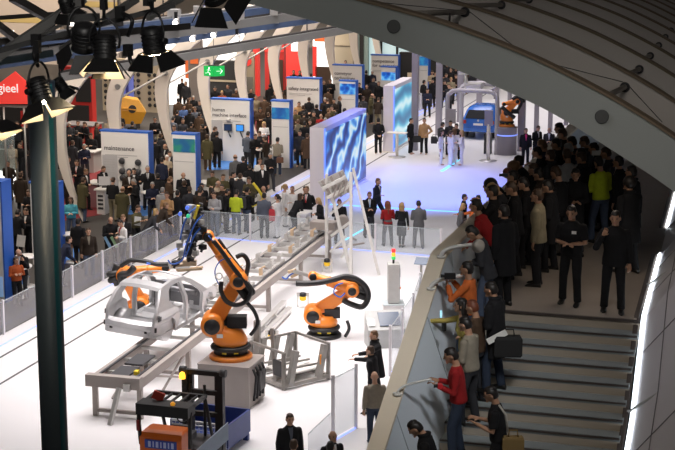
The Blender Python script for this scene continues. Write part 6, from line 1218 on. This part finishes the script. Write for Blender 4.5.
for row in [
 # stairs and gallery
 (459, 347, 1.76, 275, 'low', 'jumper', 'red', 'ddn', 'k', 'short', 'person in bright red jacket and jeans holding a red camera on the stairs', {}),
 (471, 317, 1.74, 300, 'fold', 'jumper', 'gbe', 'chr', 'k', 'short', 'person in pale grey beige jacket right behind the red jacket', {}),
 (466, 294, 1.68, 275, 'point', 'slim', 'yel', 'chr', 'k', 'long', 'long haired person in yellow green top reaching out with a phone', {}),
 (470, 258, 1.76, 290, 'cam', 'jumper', 'orn', 'den', 'k', 'short', 'person in orange jacket filming over the parapet', {}),
 (497, 284, 1.80, 300, 'fold', 'coat', 'blk', 'ddn', 'k', 'short', 'tall person in black coat carrying a black laptop bag', {}),
 (487, 225, 1.74, 285, 'bow', 'suit', 'chr', 'den', 'k', 'short', 'person in charcoal jacket looking down at a white hat', {}),
 (491, 196, 1.74, 290, 'lean', 'jumper', 'red', 'blk', 'k', 'short', 'person in dark red sweater at the parapet', {}),
 (432, 417, 1.76, 280, 'bow', 'coat', 'blk', 'blk', 'k', 'short', 'dark haired person in black bowing the head at the bottom edge of the stairs', {}),
 (499, 386, 1.72, 280, 'low', 'polo', 'blk', 'blk', 'k', 'short', 'person in glasses and black polo shirt with ochre bag', {}),
 (540, 189, 1.76, 290, 'stand', 'suit', 'kha', 'blk', 'b', 'short', 'person in brown suede jacket at the top of the stairs', {}),
 (573, 204, 1.74, 200, 'fold', 'polo', 'blk', 'blk', 'k', 'short', 'person in dark polo shirt with a badge, hands together', {}),
 (616, 210, 1.74, 190, 'phone', 'suit', 'blk', 'blk', 'k', 'short', 'person in black suit with a hand at the mouth at the top step', {}),
 (644, 178, 1.80, 330, 'talk', 'coat', 'blk', 'blk', 'k', 'big', 'dark silhouette with bushy hair near the right wall lights', {}),
 (602, 157, 1.74, 330, 'fold', 'jumper', 'lime', 'den', 'k', 'short', 'person in bright lime vest and jeans on the gallery', {}),
 (575, 167, 1.72, 180, 'fold', 'coat', 'blk', 'blk', 'k', 'short', 'person in black facing forward left of the lime vest', {}),
 (569, 149, 1.76, 340, 'fold', 'jumper', 'lgr', 'blk', 'b', 'short', 'person in grey sweater seen from behind on the gallery', {}),
 (548, 139, 1.78, 290, 'low', 'suit', 'nvy', 'blk', 'l', 'short', 'person in dark suit with a red microphone on the gallery', W),
 (557, 122, 1.80, 280, 'fold', 'suit', 'chr', 'blk', 'k', 'short', 'person farthest left under the rib edge on the gallery', {}),
 (567, 128, 1.76, 290, 'fold', 'suit', 'dbr', 'blk', 'b', 'short', 'second person along the rib edge on the gallery', {}),
 (562, 138, 1.74, 280, 'fold', 'suit', 'blk', 'blk', 'k', 'short', 'person in black between the microphone and the grey sweater', {}),
 (577, 136, 1.78, 290, 'fold', 'suit', 'dbr', 'blk', 'k', 'short', 'person in brown jacket above the grey sweater under the rib', {}),
 (588, 136, 1.76, 285, 'fold', 'suit', 'blk', 'blk', 'b', 'short', 'person in black jacket above the lime vest under the rib', {}),
 (600, 142, 1.76, 280, 'low', 'suit', 'blk', 'blk', 'k', 'short', 'person in black jacket with a pale sheet under the rib', {}),
 (611, 147, 1.76, 290, 'fold', 'suit', 'chr', 'blk', 'b', 'short', 'person in charcoal jacket right of the lime vest', {}),
 (621, 156, 1.76, 300, 'stand', 'suit', 'blk', 'blk', 'k', 'short', 'person in black jacket with a pale scarf right of the lime vest', dict(shirt='bge')),
 (634, 166, 1.78, 300, 'stand', 'coat', 'blk', 'blk', 'k', 'short', 'person in black coat behind the bushy haired silhouette', {}),
 (526, 152, 1.76, 280, 'lean', 'suit', 'blk', 'blk', 'k', 'short', 'dark haired person at the parapet left of the microphone', {}),
 (516.5, 158, 1.74, 280, 'lean', 'coat', 'brn', 'blk', 'l', 'big', 'person in a light brown woolly hat at the parapet', {}),
 (525, 165, 1.70, 280, 'bow', 'coat', 'dbr', 'blk', 'r', 'long', 'person with long auburn hair at the parapet', {}),
 (510, 170, 1.70, 280, 'cam', 'suit', 'blk', 'blk', 'k', 'short', 'person holding up a small camera at the parapet', {}),
 (497, 176, 1.78, 280, 'lean', 'suit', 'blk', 'blk', 'k', 'big', 'person with bushy black hair at the parapet', {}),
 (495, 185, 1.76, 285, 'cam', 'suit', 'blk', 'blk', 'k', 'short', 'person in black taking a picture above the red sweater', {}),
 (505.5, 179, 1.76, 285, 'bow', 'suit', 'chr', 'blk', 'd', 'short', 'blond person in grey suit and striped tie at the parapet', WT),
 (517, 181, 1.80, 280, 'fold', 'suit', 'blk', 'blk', 'b', 'short', 'person in black suit and white collar right of the blond one', W),
 (529, 177, 1.72, 285, 'fold', 'suit', 'blk', 'blk', 'k', 'short', 'person in black just above the brown suede jacket', {}),
 (535, 163, 1.74, 290, 'fold', 'suit', 'blk', 'blk', 'b', 'short', 'person in black behind the long auburn hair', {}),
 (545, 168, 1.74, 300, 'fold', 'coat', 'dbr', 'blk', 'k', 'short', 'person in dark brown between microphone and suede jacket', {}),
 (553, 180, 1.72, 290, 'fold', 'coat', 'blk', 'blk', 'k', 'short', 'person in black left of the badge polo shirt', {}),
 (506, 205, 1.76, 320, 'stand', 'coat', 'blk', 'blk', 'k', 'short', 'tall person in black behind the dark red sweater', {}),
 (586, 152, 1.74, 300, 'fold', 'coat', 'blk', 'blk', 'b', 'short', 'person in black at the left shoulder of the lime vest', {}),
 (478, 300, 1.70, 300, 'fold', 'jumper', 'brn', 'chr', 'r', 'short', 'person in dark brown jacket squeezed between black coat and yellow green top', {}),
]:
    gal(*row[:11], skin=SKIN_D, **row[11])

# more of the crowd: visitors nothing tells apart share a label
def crowd(pts, label, group, cols, far=False, faces=(0, 20, 180, 200, 160, 330), fn=gp, **k):
    for i, (x, y) in enumerate(pts):
        fn(x, y, 1.70+.03*(i % 4), faces[i % len(faces)]+7*(i % 3), ('fold', 'stand', 'back', 'low')[i % 4], ('suit', 'coat', 'suit', 'jumper')[i % 4], cols[i % len(cols)], ('blk', 'chr', 'dbr')[i % 3], 'kbkbg'[i % 5], 'short', label, far=far, group=group, **k)
DC = ('blk', 'chr', 'dbr', 'blk', 'nvy')
crowd([(6, 134), (33, 130), (8, 160), (30, 188), (37, 166), (27, 150), (2, 196)], 'visitor in dark clothes in the dense crowd left of the slate column', 'crowd left of the slate column', DC)
crowd([(155, 138), (160, 133), (175, 160), (178, 147), (152, 181), (158, 173)], 'visitor in dark clothes in the narrow gap between maintenance panel and picture tower', 'crowd between maintenance panel and picture tower', DC)
crowd([(210, 190), (238, 173), (222, 184), (250, 176), (270, 152), (253, 164), (190, 186), (196, 191), (213, 170)], 'visitor in dark clothes in the packed aisle behind the cross railing', 'crowd behind the cross railing', ('blk', 'chr', 'dbr', 'olv', 'blk'))
crowd([(290, 112), (293, 125), (313, 111), (318, 122), (325, 117), (336, 112), (309, 97), (341, 117), (296, 109), (288, 119), (312, 128), (328, 98), (305, 112)], 'visitor in brown or dark clothes in the crowd behind the big video block', 'crowd behind the big video block', ('brn', 'blk', 'dbr', 'olv', 'chr'))
crowd([(352, 76), (363, 96), (367, 84), (331, 78), (372, 70), (361, 104)], 'visitor in dark clothes around the conveyor technology panel', 'crowd round the conveyor technology panel', DC, True)
crowd([(177, 110), (186, 98), (200, 100), (175, 124), (193, 95), (180, 98), (205, 110), (172, 116)], 'visitor in dark clothes among the cream ribs left of the interface panel', 'crowd left of the interface panel', ('blk', 'brn', 'chr', 'bgr'), True)
crowd([(263, 96), (268, 112), (276, 90), (246, 93), (236, 88), (270, 84), (288, 84), (310, 73), (252, 104)], 'visitor in brown or dark clothes among the ribs above the interface panel', 'crowd above the interface panel', ('brn', 'blk', 'dbr', 'chr'), True)
crowd([(440, 66), (447, 63), (439, 76), (456, 66), (461, 71), (433, 79), (448, 84), (464, 66), (441, 85)], 'visitor in dark clothes in the far crowd behind the white railing', 'far crowd behind the white railing', ('blk', 'chr', 'brn', 'blk', 'kha'), True, faces=(180, 170, 200))
crowd([(100, 128), (72, 140), (64, 172), (92, 132), (84, 143)], 'visitor in dark clothes around the first cream rib', 'crowd round the first cream rib', DC)
crowd([(536, 146), (553, 150), (583, 148), (560, 166), (573, 143)], 'visitor in dark clothes in the shaded crowd on the gallery', 'shaded crowd on the gallery', DC, faces=(285, 300, 280, 310), fn=gal, skin=SKIN_D)
def settle(a):
    if a.location.z > 1 and a.location.y < 26.6: return
    if a.location.z > 1: a.location.z = stair_z(a.location.y); a.location.x = max(-5.2 if a.location.y < 25.4 else -5.5, min(-3.0-.045*max(0, a.location.y-24), a.location.x))
    elif a.location.x > -22.9 and 53.9 < a.location.y < 55.6 and a.location.x < -12.5: a.location.y = 55.62
    elif -23.0 < a.location.x < -22.2 and a.location.y < 55: a.location.x = -23.02
# keep elbows apart
for _ in range(16):
    for i, a in enumerate(PEOPLE):
        for b in PEOPLE[i+1:]:
            d = b.location-a.location; d.z = 0; L_ = d.length
            M_ = .52 if a.location.z < 1 else .34
            if L_ < M_:
                if L_ < .01: d = Vector((.1, .05, 0)); L_ = d.length
                s_ = d/L_*(M_-L_)*.5; pa = a.location.z > 1 and a.location.y < 26.6; pb_ = b.location.z > 1 and b.location.y < 26.6
                if not pa: a.location -= s_
                if not pb_: b.location += s_
    for a in PEOPLE: settle(a)
# things they carry
def by(label):
    return next(p for p in PEOPLE if label in p['label'])
def held(px, py, ref, off=0.0):             # point of the photo at the distance of that person
    b = Vector(ref.location); d = Vector(ray(px, py)); o = Vector((0, 0, CH)); t = (b-o).dot(CF)/d.dot(CF); return o+d*(t+off/max(.2, d.dot(CF)))
def bag(label, px, py, ref, size, m, off=-.2, rz=0.0, cat='bag', nm='bag', strap=None):
    c = held(px, py, ref, off); t = thing(nm, label, cat, c, YAW+rz); a, b, h = size
    mb = MB(); mb.loft([[(sx*a/2*k, sy*b/2*k, z) for sx, sy in ((-1, -1), (1, -1), (1, 1), (-1, 1))] for z, k in ((-h/2, .9), (-h*.42, 1), (h*.35, 1), (h/2, .85))], sm=False); part('bag_body', mb, m, t)
    mb = MB(); mb.path([(-a*.22, 0, h/2), (-a*.18, 0, h*.5+.10), (a*.18, 0, h*.5+.10), (a*.22, 0, h/2)], .012, 6); part('handle', mb, m, t)
    if strap:
        mb = MB(); mb.path([held(*s_, ref, off)-c for s_ in strap] and [Matrix.Rotation(-(YAW+rz), 3, 'Z') @ (held(*s_, ref, off*.9)-c) for s_ in strap], .018, 6); part('strap', mb, mat('strap_pale', (.5, .48, .44), .7), t)
    return t
NYL = mat('bag_black', (.012, .012, .013), .7); OCH = mat('bag_ochre', (.24, .16, .06), .8); BRB = mat('bag_brown', (.14, .06, .03), .6); RDB = mat('bag_red', (.5, .03, .04), .6)
bag('large black laptop bag carried on the stairs by the person in black', 508, 346, by('tall person in black coat carrying'), (.44, .14, .34), NYL, -.25)
bag('ochre shoulder bag hanging from the person in glasses', 513, 443, by('glasses and black polo'), (.32, .15, .2), OCH, -.2, strap=[(508, 432), (506, 415), (499, 405)])
bag('brown leather bag at the back of the beige sweater', 280, 160, by('pale beige sweater'), (.32, .12, .26), BRB, -.25)
bag('dark bag over the arm of the red waistcoat neighbour', 272, 215, by('blue grey waistcoat'), (.22, .14, .44), RDB, -.2)
bag('black bag hanging from the charcoal suit behind the white uniforms', 434, 140, by('charcoal suit with a bag'), (.30, .14, .34), NYL, -.15)
bag('black briefcase held between the two talking men', 416, 139, by('talking to the tan jacket'), (.5, .14, .32), NYL, .0)
def backpack(label, ref, m):
    a = ref.rotation_euler.z; c = Vector(ref.location)+Matrix.Rotation(a, 3, 'Z') @ Vector((0, -.25, 1.22))
    t = thing('backpack', label, 'backpack', c, a); mb = MB(); mb.loft([[(sx*.15*k, sy*.085*k, z) for sx, sy in ((-1, -1), (-.6, -1.2), (.6, -1.2), (1, -1), (1, 1), (-1, 1))] for z, k in ((-.24, .85), (-.2, 1), (.12, 1), (.22, .75), (.24, .5))], sm=False); part('bag_body', mb, m, t)
    mb = MB(); mb.box((0, -.115, -.08), (.20, .05, .18)); part('front_pocket', mb, m, t)
    for sx in (-1, 1): mb = MB(); mb.path(smooth([Vector(p) for p in ((sx*.09, .07, .2), (sx*.12, .16, .26), (sx*.13, .30, .22))], 4), .018, 6); part('strap', mb, m, t)
backpack('black backpack on the back of the lime green jacket', by('lime green jacket'), NYL)
backpack('dark grey backpack on the black jacket and jeans', by('dark backpack'), DGR)
def gadget(nm, label, cat, px, py, ref, off, size, m, lens=True, rz=0.0):
    c = held(px, py, ref, off); t = thing(nm, label, cat, c, YAW+rz); mb = MB(); mb.box((0, 0, 0), size); part('camera_body' if cat == 'camera' else 'body', mb, m, t)
    if lens: mb = MB(); mb.lathe([(.025, 0), (.028, .06), (.02, .06)], (-size[0]/2, 0, 0), (-1, 0, 0), 12); part('lens', mb, BLK, t)
gadget('camera', 'small red camera held by the person in the red jacket', 'camera', 440, 386, by('bright red jacket'), -.15, (.07, .10, .07), mat('camera_red', (.6, .03, .04), .3))
gadget('camera', 'dark video camera held over the parapet by the orange jacket', 'camera', 450, 276, by('orange jacket filming'), -.1, (.18, .08, .09), BLK)
gadget('camera', 'small camera held up at the parapet between two dark heads', 'camera', 505, 175, by('holding up a small camera'), -.15, (.10, .05, .06), DGR)
gadget('phone', 'small phone with a glowing screen at the end of an outstretched arm', 'phone', 441, 314, by('reaching out with a phone'), .0, (.03, .06, .10), mat('phone_screen', (.3, .6, .7), .2, emit=1.2), False)
gadget('phone', 'black phone hanging beside the outstretched arm', 'phone', 444, 327, by('reaching out with a phone'), -.1, (.06, .05, .13), BLK, False, .4)
p = by('looking down at a white hat'); c = held(478, 246, p, -.2); t = thing('hat', 'round white hat held at the parapet by the charcoal jacket', 'hat', c, YAW)
mb = MB(); mb.lathe([(.02, .12), (.05, .08), (.07, .02), (.115, .0), (.115, -.02), (.02, -.02)], (0, 0, 0), (-.5, -.8, .3), 20); part('hat_body', mb, mat('hat_white', (.36, .33, .29), .8), t)
p = by('red microphone'); c = held(539.5, 158, p, -.2); t = thing('microphone', 'red foam microphone held on the gallery', 'microphone', c); mb = MB(); mb.ell((0, 0, 0), (.05, .05, .07)); part('foam_head', mb, mat('foam_red', (.55, .02, .02), .9), t); mb = MB(); mb.tube((0, 0, -.06), (0, 0, -.22), .02); part('grip', mb, BLK, t)
def sheet(label, px, py, ref, off, a, b, m, tilt=.3, rz=0.0, nm='paper', cat='paper'):
    c = held(px, py, ref, off); mb = MB(); mb.box((0, 0, 0), (a, .012, b), M=Matrix.Rotation(YAW+rz, 3, 'Z') @ Matrix.Rotation(tilt, 3, 'Y')); solo(nm, mb, m, label, cat, c)
PAP = mat('paper_white', (.8, .8, .78), .6)
sheet('white sheet held by the black suit left of the slate column', 21, 241, by('holding a white sheet, left'), -.25, .30, .42, PAP, .15); sheet('white paper held by the olive shirt', 137.5, 221, by('olive shirt holding'), -.25, .24, .32, PAP, .15)
sheet('blue and white brochure held by the bald black jacket, left one', 107.5, 242, by('holding two brochures'), -.25, .10, .42, mat('brochure_blue', (.25, .45, .7), .5), -.45, nm='brochure', cat='brochure'); sheet('green and white brochure held by the bald black jacket, right one', 114, 242, by('holding two brochures'), -.25, .10, .42, mat('brochure_green', (.35, .55, .3), .5), -.45, nm='brochure', cat='brochure')
sheet('pale sheet held under the rib edge on the gallery', 599, 153, by('with a pale sheet under the rib'), -.25, .30, .10, PAP, .0); sheet('white paper under the arm of the black coat on the stairs', 497, 337, by('tall person in black coat carrying'), -.3, .34, .10, PAP, -.5)
p = by('white shirt under the yellow curved pole'); q = [held(x, y, p, -.3) for x, y in ((253, 183), (257, 188), (261, 194), (263, 199), (259, 203), (252, 206))]; mb = MB(); mb.path(smooth(q, 4), .055, 9); solo('curved_pole', mb, mat('pole_yellow', (.82, .66, .05), .5), 'bright yellow curved foam pole above the grey waistcoat', 'pole')
def worn(name, ref, pts, mb, m):
    part(name, mb, m, ref)
p = by('glasses and black polo'); r_ = Rig('low'); mb = MB()
for sx in (-1, 1): mb.path([r_.hc+r_.HR @ Vector((sx*.033+.026*cos(q), .098, .010+.020*sin(q))) for q in [2*pi*i/12 for i in range(13)]], .004, 5)
mb.path([r_.hc+r_.HR @ Vector(v) for v in ((-.062, .094, .014), (-.080, .04, .016), (-.082, -.02, .012))], .004, 5); mb.path([r_.hc+r_.HR @ Vector(v) for v in ((.062, .094, .014), (.080, .04, .016), (.082, -.02, .012))], .004, 5)
part('glasses', mb, BLK, p)
p = by('dark polo shirt with a badge'); r_ = Rig('fold'); mb = MB(); mb.box(r_.T((-.06, .135, 1.30)), (.07, .012, .05)); part('badge', mb, PAP, p)
# ------------------------------------------------------------------ lights and camera
def area(name, loc, size, power, col=(1, .95, .88), aim=None, spread=180):
    l = bpy.data.lights.new(name, 'AREA'); l.shape = 'RECTANGLE'; l.size, l.size_y = size; l.energy = power; l.color = col; l.spread = radians(spread)
    o = bpy.data.objects.new(name, l); COL.objects.link(o); o.location = loc
    if aim: o.rotation_euler = (Vector(aim)-Vector(loc)).to_track_quat('-Z', 'Y').to_euler()
    return o
def spotl(name, loc, aim, power, col, ang=40, blend=.6, rad=.4):
    l = bpy.data.lights.new(name, 'SPOT'); l.energy = power; l.color = col; l.spot_size = radians(ang); l.spot_blend = blend; l.shadow_soft_size = rad
    o = bpy.data.objects.new(name, l); COL.objects.link(o); o.location = loc; o.rotation_euler = (Vector(aim)-Vector(loc)).to_track_quat('-Z', 'Y').to_euler()
    return o
area('stage_wash', (-15.8, 43, 13.2), (10, 18), 2350, (1, .93, .92), spread=100)
area('stage_wash', (-16, 56, 12.5), (8, 8), 250, (1, .95, .96), spread=110)
area('stage_wash', (-18, 82, 11.5), (7, 18), 950, (1, .93, .97), spread=110)
area('stage_wash', (-15, 96, 11.0), (14, 10), 800, (1, .94, .96), spread=120)
spotl('blue_spot', (-14, 60, 13), (-16.8, 66.5, 0), 15000, (.16, .24, 1), 46, .8)
spotl('blue_spot', (-19, 62, 13), (-15.2, 68, 0), 8000, (.22, .24, 1), 46, .8)
area('aisle_wash', (-30, 50, 11), (8, 16), 1000, (1, .86, .72), spread=120)
area('aisle_wash', (-29, 74, 10), (6, 20), 1900, (1, .88, .76), spread=120)
area('stand_wash', (-36, 92, 10), (16, 26), 3200, (1, .86, .72), spread=140)
area('stand_wash', (-34, 122, 10), (24, 24), 3000, (1, .88, .78), spread=150)
area('stand_wash', (-50, 70, 10), (14, 24), 2000, (1, .85, .72), spread=140)
area('stair_wash', (-3.2, 15.0, 15), (2.0, 2.0), 20, (1, .86, .70), aim=(-3.8, 25.0, 5.5), spread=60)
area('parapet_fill', (-1.5, 17, 14.5), (1.5, 1.5), 21, (.95, .97, 1), aim=(-5.9, 23.5, 6), spread=34)  # unseen fill from the right, added to brighten ledge and inner panel
area('rib_wash', (-6, 8, 15.5), (8, 3), 19, (.86, 1, .97), aim=(-5, 27, 9.5), spread=90)
area('fin_fill', (-21, 48, 12), (4, 3), 500, (1, .90, .80), aim=(-28.5, 76, 3.5), spread=70)  # unseen fill added to brighten the cream ribs and panels
area('gallery_fill', (-3.6, 27.6, 8.8), (.8, .8), 12, (1, .84, .68))  # unseen fill behind the first rib, added to lift the dark landing
area('upper_rib_fill', (-1, 12, 17), (3, 2), 42, (1, .93, .86), aim=(-2.5, 38, 10.5), spread=50)  # second rib light, added to brighten the ribs farther back
area('wall_fill', (-8.5, 24, 13.5), (2, 2), 8, (.95, .92, 1), aim=(-1.4, 25, 6.5), spread=45)  # unseen fill added to brighten the leaning wall
area('hall_fill', (-55, 130, 16), (50, 40), 42000, (1, .86, .72), aim=(-55, 180, 3))  # added fill for the far hall walls
area('hall_fill', (-52, 88, 16), (30, 10), 5500, (1, .88, .76), aim=(-54, 124, 5), spread=120)  # added fill for the beige stand walls behind the spotlights
area('rig_fill', (-4, 8, 16), (3, 3), 60, (1, .94, .88), aim=(-13, 23, 11.5), spread=50)  # unseen fill added to brighten the dark rig beams
w = bpy.data.worlds.new('hall'); SC.world = w; w.use_nodes = True
w.node_tree.nodes['Background'].inputs[0].default_value = (.95, .85, .78, 1); w.node_tree.nodes['Background'].inputs[1].default_value = .035
c = bpy.data.cameras.new('camera'); co = bpy.data.objects.new('camera', c); COL.objects.link(co)
c.sensor_width = 36; c.lens = F/675*36; c.clip_end = 600; c.clip_start = .5
co.location = (0, 0, CH); co.rotation_euler = (radians(90)-PIT, 0, YAW)
SC.camera = co
SC.view_settings.view_transform = 'Standard'; SC.view_settings.look = 'None'; SC.view_settings.exposure = 0.0; SC.view_settings.gamma = 1.0; SC.view_settings.use_curve_mapping = False
